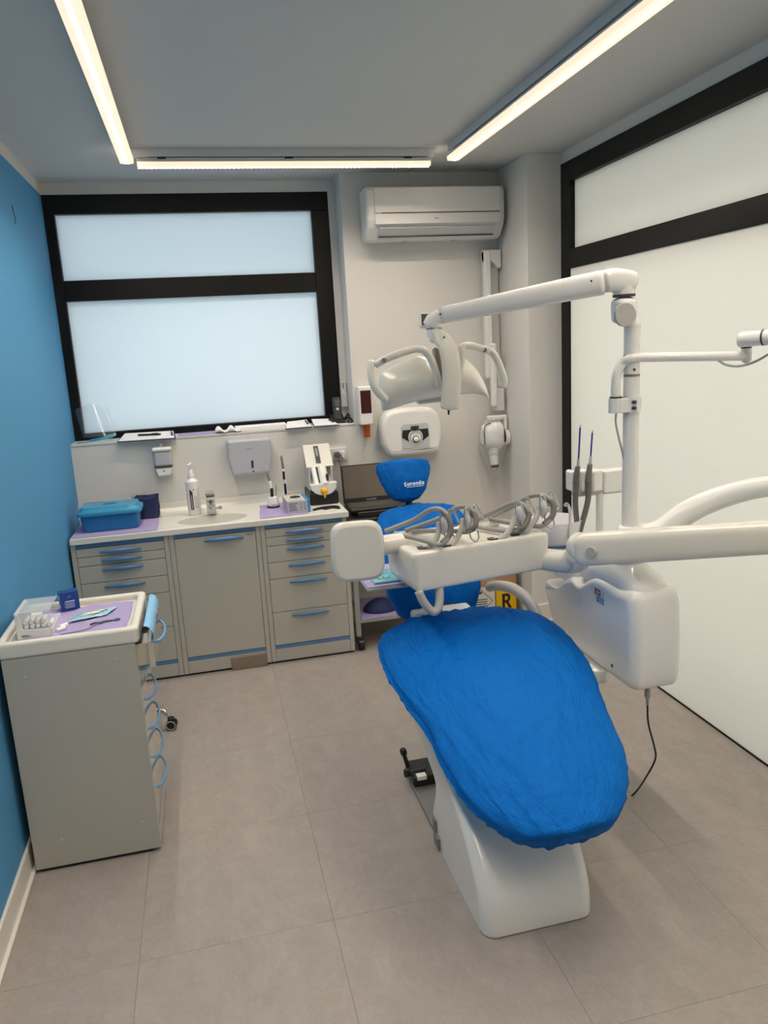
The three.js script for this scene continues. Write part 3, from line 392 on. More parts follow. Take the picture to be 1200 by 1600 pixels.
{ const t = thing('cup_dispenser', 'white cup dispenser with dark red front and orange cup beside the telephone', 'dispenser'), x0 = 0.925, x1 = 1.005;
  part('body', bx(x0, x1, 1.275, 1.508, ZB, ZB + 0.085, 0.008, 4), M.white, t); part('front_window', bx(x0 + 0.008, x1 - 0.006, 1.345, 1.485, ZB + 0.08, ZB + 0.088, 0.004), M.amber, t);
  part('orange_cup', lathe([[0.019, 0], [0.0225, 0.075], [0.027, 0.1], [0.026, 0.1], [0.0175, 0.002], [0, 0.002]], 0.97, 1.195, ZB + 0.04, 24), M.orange, t, 'translucent orange plastic cup'); }
{ const t = thing('xray_control_box', 'white rounded wall box with control dial behind the operating lamp', 'control box'), cx = 1.243, cy = 1.205;
  const o = smoothPts([[-0.19, -0.06], [-0.195, 0.05], [-0.165, 0.125], [-0.09, 0.155], [0.08, 0.155], [0.15, 0.13], [0.185, 0.06], [0.19, -0.02], [0.17, -0.105], [0.14, -0.13], [0, -0.135], [-0.13, -0.135], [-0.165, -0.115], [-0.19, -0.06]], 60);
  part('body', extZ(o.slice(0, -1).map(([x, y]) => [cx + x, cy + y]), ZB, ZB + 0.13, 0.03, 5), M.white, t);
  const fz = ZB + 0.13; part('face_plate', extZ([[cx - 0.075, cy - 0.09], [cx - 0.08, cy + 0.04], [cx - 0.065, cy + 0.062], [cx + 0.085, cy + 0.062], [cx + 0.1, cy + 0.04], [cx + 0.1, cy - 0.09]], fz - 0.004, fz + 0.004, 0.002), M.paleGrey, t);
  part('dark_panel', extZ([[cx - 0.07, cy + 0.025], [cx + 0.092, cy + 0.025], [cx + 0.096, cy - 0.02], [cx + 0.06, cy - 0.045], [cx - 0.035, cy - 0.045], [cx - 0.075, cy - 0.02]], fz + 0.003, fz + 0.0065, 0.001, 1), M.dark, t);
  part('display', bx(cx - 0.018, cx + 0.034, cy + 0.015, cy + 0.047, fz + 0.004, fz + 0.01, 0.002), M.darkGrey, t); part('display_glass', bx(cx - 0.008, cx + 0.018, cy + 0.027, cy + 0.04, fz + 0.009, fz + 0.011, 0.0005), M.dark, t);
  const dc = V(cx + 0.01, cy - 0.022, fz); part('dial_ring', [cyl(dc.clone().setZ(fz + 0.005), dc.clone().setZ(fz + 0.010), 0.047, 0.045, 36)], M.white, t); part('dial_groove', cyl(dc.clone().setZ(fz + 0.009), dc.clone().setZ(fz + 0.0108), 0.038, 0.038, 36), M.dark, t);
  part('dial_face', cyl(dc.clone().setZ(fz + 0.010), dc.clone().setZ(fz + 0.0125), 0.034, 0.034, 36), M.white, t); const kc = V(dc.x, dc.y - 0.012, fz); part('knob_ring', cyl(kc.clone().setZ(fz + 0.012), kc.clone().setZ(fz + 0.0135), 0.021, 0.021, 30), M.dark, t);
  part('knob', lathe([[0.016, 0], [0.016, 0.01], [0.012, 0.016], [0, 0.017]], 0, 0, 0, 24).rotateX(Math.PI / 2).translate(kc.x, kc.y, fz + 0.0135), M.white, t);
  for (const a of [-0.6, -0.2, 0.2, 0.6]) part('tick', bx(dc.x + Math.sin(a) * 0.026 - 0.0025, dc.x + Math.sin(a) * 0.026 + 0.0025, dc.y + Math.cos(a) * 0.026 - 0.003, dc.y + Math.cos(a) * 0.026 + 0.003, fz + 0.012, fz + 0.0132, 0), M.darkGrey, t); }
{ const t = thing('wall_xray_unit', 'white wall x-ray unit with bagged tube head hanging by the corner', 'x-ray unit'), zc = ZB + 0.09;
  part('wall_plate', bx(1.79, 1.866, 1.42, 2.27, ZB, ZB + 0.022, 0.006), M.matteWhite, t);
  part('upper_arm', bx(1.75, 1.795, 1.50, 2.275, ZB + 0.03, ZB + 0.085, 0.012, 4), M.white, t); part('shoulder', extZ([[1.75, 2.275], [1.862, 2.275], [1.862, 2.17], [1.845, 2.165], [1.80, 2.21], [1.75, 2.21]], ZB + 0.02, ZB + 0.08, 0.006), M.white, t);
  part('rail_slot', bx(1.806, 1.814, 1.5, 2.19, ZB + 0.0215, ZB + 0.024, 0.001), M.darkGrey, t);
  part('lower_arm', bx(1.765, 1.80, 1.33, 1.72, ZB + 0.085, ZB + 0.13, 0.012, 4), M.white, t); part('arm_end', bx(1.79, 1.85, 1.30, 1.44, ZB + 0.05, ZB + 0.12, 0.01, 4), M.matteWhite, t);
  part('fork', [bx(1.735, 1.86, 1.245, 1.275, ZB + 0.08, ZB + 0.13, 0.01, 4), bx(1.838, 1.862, 1.12, 1.27, ZB + 0.08, ZB + 0.13, 0.01, 4)], M.white, t);
  part('pivot', [cyl(V(1.825, 1.13, ZB + 0.115), V(1.865, 1.13, ZB + 0.115), 0.055, 0.05, 28)], M.white, t);
  const rows = []; for (const [x, w, hgt] of [[1.69, 0.03, 0.045], [1.698, 0.05, 0.07], [1.74, 0.058, 0.082], [1.80, 0.06, 0.088], [1.815, 0.055, 0.08], [1.822, 0.045, 0.07]]) { const r = []; for (let j = 0; j < 28; j++) { const a = j / 28 * 2 * Math.PI; r.push(V(x, 1.15 + sgnpow(Math.sin(a), 0.75) * hgt, ZB + 0.125 + sgnpow(Math.cos(a), 0.75) * w)); } rows.push(r); }
  part('tube_head', loft(rows), M.white, t); part('seal_ring', new THREE.TorusGeometry(0.062, 0.006, 8, 30, 3.6).rotateY(Math.PI / 2).translate(1.823, 1.14, ZB + 0.12), M.dark, t); part('seal_line', tube([[1.688, 1.10, ZB + 0.175], [1.688, 1.19, ZB + 0.172], [1.70, 1.222, ZB + 0.165], [1.74, 1.233, ZB + 0.15]], 0.003, 24, 6), M.dark, t);
  part('cone', cyl(V(1.758, 1.075, ZB + 0.13), V(1.762, 0.965, ZB + 0.145), 0.03, 0.026, 24), M.white, t); part('cone_collar', cyl(V(1.758, 1.085, ZB + 0.13), V(1.759, 1.035, ZB + 0.137), 0.034, 0.034, 24), M.matteWhite, t); part('cone_rim', cyl(V(1.762, 0.967, ZB + 0.145), V(1.763, 0.95, ZB + 0.147), 0.0275, 0.024, 24), M.darkGrey, t);
  const bag = new THREE.SphereGeometry(1, 40, 30), bp = bag.attributes.position; for (let i = 0; i < bp.count; i++) { const X = bp.getX(i), Y = bp.getY(i), Z = bp.getZ(i), k = 1 + 0.09 * n3(X * 3, Y * 3, Z * 3) + 0.07 * n3(X * 8, Y * 8, Z * 8), taper = Y < 0 ? 1 + Y * 0.25 : 1; bp.setXYZ(i, 1.757 + X * 0.088 * k * taper, 1.085 + Y * 0.17 * k, ZB + 0.125 + Z * 0.085 * k * taper); } bag.computeVertexNormals();
  part('plastic_bag', bag, std(0xffffff, 0.1, { transmission: 0.94, thickness: 0, ior: 1.5 }), t, 'clear crinkled plastic bag'); }

// ---------------------------------------------------------------- grey instrument trolley by the blue wall
{ const t = thing('instrument_trolley', 'grey metal instrument trolley with blue bow handles beside the blue wall', 'trolley');
  const x0 = -0.733, x1 = -0.306, z0 = -3.04, z1 = -2.62, gloss = std(0xcbc1ae, 0.06, { clearcoat: 1, clearcoatRoughness: 0.03 });
  part('body', [bx(x0, x1 - 0.02, 0.014, 0.80, z1 - 0.018, z1, 0.002), bx(x0, x1 - 0.02, 0.014, 0.80, z0, z0 + 0.018, 0.002), bx(x0, x0 + 0.01, 0.014, 0.80, z0, z1, 0.002), bx(x0, x1 - 0.024, 0.014, 0.03, z0, z1, 0), bx(x0, x1 - 0.024, 0.014, 0.69, z0 + 0.02, z1 - 0.02, 0)], M.enamel, t);
  part('side_panel', bx(x0 + 0.001, x1, 0.014, 0.80, z1 - 0.001, z1 + 0.003, 0.0015), M.enamel, t);
  part('plinth', bx(x0 + 0.01, x1 - 0.03, 0, 0.014, z0 + 0.02, z1 - 0.006, 0), M.dark, t);
  for (const [x, y] of [[-0.665, 0.735], [-0.37, 0.755], [-0.635, 0.115], [-0.36, 0.13]]) part('screw', cyl(V(x, y, z1 + 0.0025), V(x, y, z1 + 0.005), 0.004, 0.0035, 10), M.paleGrey, t);
  const ys = [0.70, 0.585, 0.47, 0.355, 0.235, 0.105], hg = sweep([[0, 0.0, -0.115], [0.014, -0.004, -0.095], [0.026, -0.008, -0.045], [0.028, -0.008, 0], [0.026, -0.008, 0.045], [0.014, -0.004, 0.095], [0, 0, 0.115]], (q) => { const k = 0.6 + 0.4 * Math.sin(Math.PI * q); return [0.004, 0.0105 * k]; }, { seg: 36, n: 10, round: 0.02 });
  for (let i = 0; i < 5; i++) { const d = part('drawer', bx(x1 - 0.02, x1, ys[i + 1] + 0.002, ys[i] - 0.002, z0 + 0.003, z1 - 0.003, 0.002), gloss, t); const h = part('handle', hg, M.softBlue, d, 'light blue bow handle'); h.position.set(x1, ys[i] - 0.035, (z0 + z1) / 2); }
  part('blue_strip', bx(x1 - 0.02, x1 - 0.001, 0.088, 0.104, z0 + 0.003, z1 - 0.003, 0.001), M.steelBlue, t); part('kick_panel', bx(x1 - 0.02, x1 - 0.001, 0.016, 0.087, z0 + 0.003, z1 - 0.003, 0.001), gloss, t);
  const ox = 0.058, od = part('open_drawer', [bx(x1 - 0.02 + ox, x1 + ox, 0.704, 0.797, z0 + 0.003, z1 - 0.003, 0.002), bx(x1 - 0.3, x1 + ox - 0.02, 0.708, 0.79, z1 - 0.016, z1 - 0.014, 0.0005, 1), bx(x1 - 0.3, x1 + ox - 0.02, 0.708, 0.79, z0 + 0.014, z0 + 0.016, 0.0005, 1), bx(x1 - 0.3, x1 + ox - 0.02, 0.708, 0.711, z0 + 0.014, z1 - 0.014, 0)], gloss, t, 'drawer pulled open'); part('handle', hg, M.softBlue, od).position.set(x1 + ox, 0.762, (z0 + z1) / 2);
  // moulded top with raised rim
  const s = rrect(0.455, 0.432, 0.022, (-0.745 - 0.29) / 2, 2.83), h = rrect(0.40, 0.375, 0.02, -0.52, 2.83); s.holes.push(h);
  const cream = std(0xe4e0d4, 0.35); part('top_rim', extY(s, 0.80, 0.858, 0.012, 4), cream, t); part('top_floor', bx(-0.735, -0.30, 0.80, 0.834, z0 + 0.012, z1 - 0.012, 0.002), cream, t);
}
const TY = 0.834;
sheet('napkin', [V(-0.66, 0, -2.66), V(-0.335, 0, -2.665), V(-0.335, 0, -2.99), V(-0.66, 0, -3.0)], TY + 0.0005, M.lilac, 'creased lilac napkin lining the top of the trolley', 0.0045);
{ const t = thing('dental_bib', 'light blue plastic bib curled over the trolley edge above the open drawer', 'bib'); const rows = [], N = 40;
  for (let i = 0; i <= N; i++) { const v = i / N, z = -2.615 - v * 0.37, r = [], cut = Math.max(0, 1 - ((v - 0.56) / 0.15) ** 2); for (let j = 0; j <= 14; j++) { const a = (j / 14) * (1 - 0.62 * Math.sqrt(cut)), ang = 1.75 - a * 2.55; r.push(V(-0.268 + Math.cos(ang) * 0.024 + a * 0.004, 0.826 + Math.sin(ang) * 0.032 - Math.max(0, a - 0.75) * 0.05, z + a * 0.02)); } rows.push(r); }
  const g = loft(rows, false, false); part('sheet', g, std(0x86bfea, 0.4), t); }
{ const t = thing('tool_bundle', 'white and grey dental tools lying in the open trolley drawer', 'tools'); for (let i = 0; i < 6; i++) part('tool', cyl(V(-0.30 + i * 0.005, 0.717 + i * 0.003, -2.66 - i * 0.03), V(-0.272, 0.735 + (i % 3) * 0.02, -2.70 - i * 0.035), 0.006, 0.004, 8), [M.white, M.steel, M.greyPlastic][i % 3], t); part('pouch', bx(-0.31, -0.27, 0.712, 0.77, -2.80, -2.66, 0.008), M.greyPlastic, t); }
{ const t = thing('medicine_box', 'small dark blue cardboard box with white print on the trolley', 'box'), p = V(-0.565, TY + 0.005, -2.985);
  const face = printMat(128, 180, (g) => { g.fillStyle = '#0d3f86'; g.fillRect(0, 0, 128, 180); g.fillStyle = '#cfdcf0'; g.font = 'bold 20px sans-serif'; g.textAlign = 'center'; g.fillRect(30, 84, 68, 11); for (let i = 0; i < 4; i++) g.fillRect(24 + (i * 7) % 14, 106 + i * 14, 74 - (i * 11) % 22, 5); g.beginPath(); g.arc(64, 44, 9, 0, 7); g.lineWidth = 3; g.strokeStyle = '#7ea4d8'; g.stroke(); }), end = printMat(96, 180, (g) => { g.fillStyle = '#0f4690'; g.fillRect(0, 0, 96, 180); g.fillStyle = '#dfe7f4'; g.fillRect(24, 24, 40, 46); g.fillRect(14, 122, 60, 40); });
  const m = part('carton', new THREE.BoxGeometry(0.066, 0.07, 0.045), [face, end, std(0x0d3f86, 0.4), std(0x0d3f86, 0.4), face, face], t); m.position.set(p.x, p.y + 0.035, p.z); m.rotation.y = 0.32; }
{ const t = thing('cotton_roll_dispenser', 'clear acrylic dispenser with white base holding cotton rolls on the trolley', 'dispenser'), x0 = -0.69, x1 = -0.578, y = TY + 0.004, z0 = -2.86, z1 = -2.695;
  part('white_base', extZ([[x0, y], [x1, y], [x1 + 0.002, y + 0.028], [x1 - 0.012, y + 0.028], [x0 + 0.02, y + 0.032], [x0 + 0.012, y + 0.09], [x0, y + 0.092]], z0, z1, 0.001, 1), M.white, t);
  for (const x of [x0, x1 - 0.003]) part('side_wall', bx(x, x + 0.003, y, y + 0.092, z0, z1, 0.0005, 1), M.clear, t); part('front_wall', bx(x0, x1, y, y + 0.092, z1 - 0.002, z1 + 0.001, 0.0005, 1), M.clear, t); part('lid', bx(x0, x1, y + 0.09, y + 0.094, z0, z1, 0.001, 1), M.clearMilky, t);
  card('print', printMat(128, 40, (g) => { g.fillStyle = '#e3e2dd'; g.fillRect(0, 0, 128, 40); g.fillStyle = '#333'; g.fillRect(6, 6, 84, 8); g.fillRect(6, 22, 110, 8); }), V(x0 + 0.03, y + 0.011, z1 + 0.0016), V(1, 0, 0), V(0, 1, 0), 0.035, 0.011, t);
  for (let i = 0; i < 9; i++) solo('cotton_roll', cyl(V(x0 + 0.032 + i % 5 * 0.0185, y + 0.04 + Math.floor(i / 5) * 0.016, z1 - 0.01), V(x0 + 0.032 + i % 5 * 0.0185, y + 0.04 + Math.floor(i / 5) * 0.016, z1 - 0.06), 0.0075, 0.0075, 12), M.paper, 'white cotton roll inside the acrylic dispenser', 'cotton roll', 'cotton rolls in the dispenser');
  for (let i = 0; i < 2; i++) solo('cotton_roll', cyl(V(x1 + 0.008 + i * 0.006, y + 0.008 + i * 0.0, z1 - 0.03 - i * 0.03), V(x1 + 0.034, y + 0.008, z1 - 0.05 - i * 0.035), 0.0072, 0.0072, 12), M.paper, 'white cotton roll lying beside the acrylic dispenser', 'cotton roll', 'loose cotton rolls'); }
{ const t = thing('sterile_pouch', 'shiny teal sterilisation pouch with a tool inside on the lilac napkin', 'pouch'), rows = []; const a = V(-0.545, 0, -2.80), r = V(0.13, 0, -0.03), u = V(0.028, 0, -0.085);
  for (let i = 0; i <= 16; i++) { const k = i / 16, row = []; for (let j = 0; j < 20; j++) { const q = j / 20 * 2 * Math.PI, v = 0.5 + 0.5 * Math.cos(q), th = 0.007 * Math.sin(Math.PI * k) ** 0.6 * Math.sin(q); const P = a.clone().addScaledVector(r, k).addScaledVector(u, v); row.push(V(P.x, TY + 0.013 + th * (1 + 0.5 * n3(P.x * 60, 1, P.z * 60)) + 0.002 * n3(P.x * 40, 3, P.z * 40), P.z)); } rows.push(row); }
  part('film', loft(rows), std(0xa9d8e3, 0.14, { metalness: 0.2 }), t); for (let i = 0; i < 3; i++) part('tool', cyl(V(-0.505 + i * 0.01, TY + 0.02, -2.83 - i * 0.014), V(-0.44 + i * 0.012, TY + 0.021, -2.845 - i * 0.012), 0.0035, 0.0025, 8), M.steel, t); }
{ const t = thing('bib_chain', 'silver bib chain with clips lying on the lilac napkin', 'bib chain'), pts = []; const y = TY + 0.008; const path = curve([[-0.55, y, -2.69], [-0.50, y, -2.70], [-0.465, y, -2.715], [-0.45, y, -2.735], [-0.445, y, -2.75]]);
  part('chain', (() => { const g = []; for (let i = 0; i < 44; i++) { const p = path.getPointAt(i / 43); g.push(new THREE.SphereGeometry(0.0021, 6, 4).translate(p.x, p.y, p.z)); } return mergeGeometries(g); })(), M.steel, t).userData.kind = 'stuff';
  for (const [x, z, a] of [[-0.445, -2.755, 0.1], [-0.41, -2.762, 0.3]]) part('clip', sweep([[x - 0.02, y, z], [x, y + 0.004, z + 0.002], [x + 0.025, y, z - 0.008 * a * 4]], () => [0.005, 0.003], { seg: 12, n: 8 }), M.darkGrey, t); part('ring', new THREE.TorusGeometry(0.011, 0.0018, 6, 20).rotateX(Math.PI / 2).translate(-0.375, y, -2.772), M.darkGrey, t); }
// ---------------------------------------------------------------- stool behind the trolley: chrome base
{ const t = thing('wheeled_stool', 'round wheeled stool with chrome legs behind the grey trolley', 'stool'), cx = -0.50, cz = -3.61;
  part('seat', lathe([[0, 0], [0.15, 0], [0.168, 0.012], [0.172, 0.035], [0.16, 0.058], [0.1, 0.066], [0, 0.066]], cx, 0.44, cz), std(0x2f7fb8, 0.5), t); part('gas_lift', [cyl(V(cx, 0.09, cz), V(cx, 0.28, cz), 0.025), cyl(V(cx, 0.28, cz), V(cx, 0.44, cz), 0.014)], M.chrome, t);
  for (let i = 0; i < 5; i++) { const a = 0.2 + i * Math.PI * 2 / 5, ex = cx + Math.cos(a) * 0.205, ez = cz + Math.sin(a) * 0.205, dx = Math.cos(a), dz = Math.sin(a);
    part('leg', sweep([[cx, 0.105, cz], [cx + dx * 0.1, 0.108, cz + dz * 0.1], [cx + dx * 0.17, 0.095, cz + dz * 0.17], [ex, 0.062, ez]], () => [0.013, 0.012], { seg: 20, n: 12 }), M.chrome, t);
    const sd = V(-dz, 0, dx), w0 = V(ex, 0.026, ez), c = part('caster', [cyl(w0.clone().addScaledVector(sd, -0.019), w0.clone().addScaledVector(sd, -0.004), 0.0255, 0.0255, 20), cyl(w0.clone().addScaledVector(sd, 0.004), w0.clone().addScaledVector(sd, 0.019), 0.0255, 0.0255, 20), bx(ex - 0.016, ex + 0.016, 0.03, 0.062, ez - 0.016, ez + 0.016, 0.008)], M.dark, t);
    for (const k of [-0.0195, 0.0195]) part('caster_rim', new THREE.TorusGeometry(0.021, 0.002, 6, 24).applyQuaternion(new THREE.Quaternion().setFromUnitVectors(V(0, 0, 1), sd)).translate(w0.x + sd.x * k, w0.y, w0.z + sd.z * k), M.paleGrey, c); } }
// ---------------------------------------------------------------- equipment cart with laptop behind the chair
{ const t = thing('equipment_cart', 'grey equipment cart on black castors between the drawer cabinet and the chair', 'cart'), x0 = 0.755, x1 = 1.16, z0 = -4.58, z1 = -4.21, G = std(0x9a9a92, 0.4);
  for (const x of [x0, x1]) for (const z of [z0, z1]) { part('post', bx(x - 0.016, x + 0.016, 0.085, 0.78, z - 0.016, z + 0.016, 0.008), G, t); const c = part('castor', [cyl(V(x - 0.003, 0.034, z), V(x + 0.027, 0.034, z), 0.034, 0.034, 22), bx(x - 0.014, x + 0.022, 0.04, 0.086, z - 0.02, z + 0.02, 0.008)], M.dark, t); }
  part('top_shelf', bx(x0 - 0.02, x1 + 0.02, 0.765, 0.79, z0 - 0.02, z1 + 0.02, 0.005), M.dark, t); part('middle_shelf', bx(x0 - 0.015, x1 + 0.015, 0.47, 0.488, z0 - 0.01, z1 - 0.02, 0.004), G, t); part('lower_shelf', bx(x0 - 0.015, x1 + 0.015, 0.165, 0.185, z0 - 0.01, z1 + 0.012, 0.004), G, t);
  solo('lilac_liner', bx(x0 + 0.022, x1 - 0.02, 0.1855, 0.192, z0 + 0.02, z1 + 0.012, 0.002), M.lilac, 'lilac liner on the lower shelf of the equipment cart', 'liner');
  solo('cable_bundle', [tube([[0.785, 0.764, -4.3], [0.80, 0.6, -4.32], [0.79, 0.5, -4.33], [0.82, 0.489, -4.3]], 0.004, 30, 6), tube([[0.80, 0.764, -4.34], [0.83, 0.62, -4.36], [0.81, 0.52, -4.36], [0.86, 0.489, -4.34]], 0.004, 30, 6), tube([[0.775, 0.468, -4.3], [0.785, 0.38, -4.35], [0.795, 0.28, -4.42], [0.80, 0.196, -4.44]], 0.004, 30, 6)], M.dark, 'thin black cables hanging in the equipment cart', 'cable');
  const rows = []; for (let i = 0; i <= 6; i++) { const k = i / 6, r = []; for (let j = 0; j < 24; j++) { const a = j / 24 * 2 * Math.PI, w = Math.cos(k * Math.PI / 2) ** 0.6; r.push(V(0.92 + Math.cos(a) * 0.11 * w, 0.193 + k * 0.075, -4.32 + Math.sin(a) * 0.08 * w)); } rows.push(r); }
  solo('foot_control', loft(rows), M.navy, 'dark blue domed foot control on the lower cart shelf', 'foot control');
  solo('black_device', bx(0.80, 1.12, 0.7905, 0.822, -4.50, -4.22, 0.006), M.dark, 'flat black device under the laptop on the cart', 'device');
}
{ const t = thing('laptop', 'open laptop with dark brushed screen on the equipment cart', 'laptop'), cx = 0.935; const bs = part('keyboard_base', bx(cx - 0.17, cx + 0.17, 0.8225, 0.836, -4.47, -4.235, 0.004), M.dark, t); for (let r = 0; r < 3; r++) part('key_row', bx(cx - 0.15, cx + 0.15, 0.8355, 0.838, -4.43 + r * 0.045, -4.395 + r * 0.045, 0.001, 1), M.darkGrey, bs);
  const lid = part('screen_lid', bx(-0.172, 0.172, 0, 0.225, -0.007, 0, 0.003), M.dark, t); lid.position.set(cx, 0.832, -4.468); lid.rotation.x = -0.16; part('screen', bx(-0.162, 0.162, 0.025, 0.217, -0.001, 0.0012, 0.0005, 1), std(0x9a8b7a, 0.3, { metalness: 1, anisotropy: 0.8 }), lid); part('logo', bx(-0.03, 0.03, 0.008, 0.015, -0.0005, 0.0012, 0), M.steel, lid); }
// ---------------------------------------------------------------- carton on the floor by the pillar
{ const t = thing('shipping_carton', 'brown cardboard carton with yellow R label on the floor behind the chair', 'box'), x0 = 1.47, x1 = 1.83, zf = -4.40; part('carton', bx(x0, x1, 0.001, 0.40, -4.665, zf, 0.003), M.cardboard, t); part('tape', bx((x0 + x1) / 2 - 0.03, (x0 + x1) / 2 + 0.03, 0.25, 0.402, zf - 0.1, zf + 0.0008, 0.0005, 1), std(0xc09a6c, 0.3), t);
  card('hazard_label', printMat(180, 180, (g) => { g.fillStyle = '#d5d2cb'; g.fillRect(0, 0, 180, 180); g.strokeStyle = '#5b5a58'; g.lineWidth = 4; g.beginPath(); g.moveTo(90, 14); g.lineTo(166, 90); g.lineTo(90, 166); g.lineTo(14, 90); g.closePath(); g.stroke(); g.fillStyle = '#3f3f3f'; g.fillRect(80, 26, 20, 16); for (let i = 0; i < 4; i++) g.fillRect(48, 74 + i * 14, 84, 6); }), V(1.585, 0.125, zf + 0.0008), V(1, 0, 0), V(0, 1, 0), 0.19, 0.19, t);
  card('letter_label', printMat(180, 180, (g) => { g.fillStyle = '#e0b400'; g.fillRect(0, 0, 180, 180); g.strokeStyle = '#1b1a12'; g.lineWidth = 5; g.strokeRect(4, 4, 172, 172); g.fillStyle = '#14130d'; g.font = 'bold 150px sans-serif'; g.textAlign = 'center'; g.fillText('R', 90, 144); }), V(1.757, 0.11, zf + 0.0008), V(1, 0, 0), V(0, 1, 0), 0.146, 0.165, t); }

// ---------------------------------------------------------------- dental chair
const XC = 0.864;
// a padded body under a disposable cover: path lies in the plane of symmetry, hw and ht are its half width and half thickness
function padded({ path, hw, ht, e = 0.6, wr = 0.004, seg = 90, n = 96, ends = 0.04, bulge = () => 0 }) {
  const c = curve(path), rows = [];
  for (let i = 0; i <= seg; i++) {
    const t = (1 - Math.cos(Math.PI * i / seg)) / 2, p = c.getPointAt(t), T = c.getTangentAt(t), N = V(0, 0, 0).crossVectors(V(1, 0, 0), T).normalize(); if (N.y < 0 && Math.abs(N.y) > Math.abs(N.z)) N.negate();
    const w = lerpTable(hw, t)[0], h = lerpTable(ht, t)[0], row = [];
    for (let j = 0; j < n; j++) { const a = j / n * 2 * Math.PI, ca = Math.cos(a), sa = Math.sin(a); let x = sgnpow(ca, e) * w, y = sgnpow(sa, 0.55) * h;
      const L = t * c.getLength(), rid = (q) => 1 - Math.abs(q);
      let d = wr * (0.9 * rid(n3(x * 11 + L * 3.2, L * 1.7, y * 6)) ** 4 + 0.6 * rid(n3(x * 24 - L * 5, L * 3, y * 9 + 8)) ** 5 + 0.35 * n3(x * 16, L * 9, y * 14 + 5) + 0.2 * n3(x * 45, L * 25, y * 40));
      if (sa < -0.1) d += wr * 1.3 * n3(L * 38, x * 30, 3) * Math.min(1, -sa * 2);           // gathered hem
      d += bulge(x, t, sa);
      row.push(p.clone().add(V(x + ca * d * 0.6, 0, 0)).addScaledVector(N, y + sa * d)); }
    rows.push(row);
  }
  return loft(rows);
}
{ const t = thing('dental_chair', 'white dental chair with blue disposable covers', 'dental chair');
  // base casing
  const casing = smoothPts([[-2.36, 0.001], [-2.375, 0.06], [-2.385, 0.12], [-2.33, 0.26], [-2.42, 0.315], [-2.55, 0.36], [-2.7, 0.43], [-2.78, 0.55], [-2.74, 0.62], [-2.6, 0.60], [-2.45, 0.50], [-2.3, 0.41], [-2.15, 0.335], [-2.03, 0.27], [-1.945, 0.20], [-1.885, 0.12], [-1.868, 0.05], [-1.866, 0.001]], 90);
  part('base_casing', pillowX(casing, 0.655, 1.014, 0.045, true), M.white, t);
  part('base_gasket', bx(0.69, 0.98, 0, 0.01, -2.33, -1.90, 0.002), M.dark, t);
  part('base_plate', bx(0.662, 1.005, 0.0005, 0.016, -2.83, -2.30, 0.004), M.base, t);
  part('latch', [bx(0.646, 0.664, 0.002, 0.05, -2.36, -2.305, 0.004), bx(0.648, 0.662, 0.04, 0.1, -2.375, -2.34, 0.004)], M.base, t);
  const fp = part('foot_switch', [bx(0.665, 0.78, 0.016, 0.06, -2.83, -2.69, 0.01), cyl(V(0.67, 0.05, -2.79), V(0.655, 0.115, -2.80), 0.009), cyl(V(0.64, 0.05, -2.74), V(0.73, 0.06, -2.74), 0.011)], M.dark, t, 'black foot joystick');
  part('joystick_knob', [sweep([[0.652, 0.04, -2.735], [0.652, 0.055, -2.74], [0.652, 0.075, -2.745]], () => [0.014, 0.014], { seg: 10, n: 12, up: V(0, 0, 1), round: 0.3 }), sweep([[0.66, 0.1, -2.799], [0.655, 0.12, -2.80], [0.652, 0.135, -2.80]], () => [0.014, 0.014], { seg: 10, n: 12, up: V(0, 0, 1), round: 0.3 })], M.dark, fp); part('white_key', bx(0.68, 0.72, 0.045, 0.064, -2.715, -2.685, 0.004), M.white, fp);
  part('seat_frame', [bx(0.70, 1.02, 0.565, 0.635, -2.84, -2.35, 0.02), bx(0.735, 0.985, 0.55, 0.69, -2.90, -2.70, 0.015)], M.white, t);
  part('backrest_bracket', extX([[-2.80, 0.57], [-2.92, 0.60], [-3.22, 0.98], [-3.24, 1.03], [-3.20, 1.03], [-3.16, 0.98], [-2.98, 0.72], [-2.80, 0.66]], 0.80, 0.92, 0.008), M.darkGrey, t);
  // seat and legrest under its cover
  const top = [[-1.72, 0.437], [-1.765, 0.460], [-1.95, 0.557], [-2.128, 0.638], [-2.3, 0.688], [-2.45, 0.714], [-2.6, 0.735], [-2.735, 0.743]];
  const HT = 0.04, half = [[-1.72, 0.03], [-1.726, 0.09], [-1.74, 0.135], [-1.78, 0.19], [-1.85, 0.245], [-1.95, 0.278], [-2.1, 0.298], [-2.2, 0.326], [-2.35, 0.348], [-2.5, 0.348], [-2.6, 0.322], [-2.67, 0.25], [-2.715, 0.15], [-2.735, 0.03]];
  const path = top.map(([z, y]) => V(XC, y - HT, z)), cl = curve(path), len = cl.getLength(); const tz = (z) => { let lo = 0, hi = 1; for (let k = 0; k < 30; k++) { const m = (lo + hi) / 2; cl.getPointAt(m).z > z ? lo = m : hi = m; } return (lo + hi) / 2; };
  part('seat_cover', padded({ path, hw: smoothPts(half, 80).map(([z, w]) => [tz(z), w]), ht: [[0, 0.02], [0.004, 0.034], [0.012, HT], [0.85, HT], [0.96, 0.035], [1, 0.015]], e: 0.7, wr: 0.008, seg: 150, n: 160, bulge: (x, t, sa) => sa > 0 ? 0.012 * Math.cos(x * 6) - 0.012 : 0 }), M.cover, t, 'blue crinkled disposable seat cover');
  const bp = [V(XC, 0.60, -2.93), V(XC, 0.70, -2.945), V(XC, 0.85, -3.03), V(XC, 0.98, -3.13), V(XC, 1.055, -3.19)];
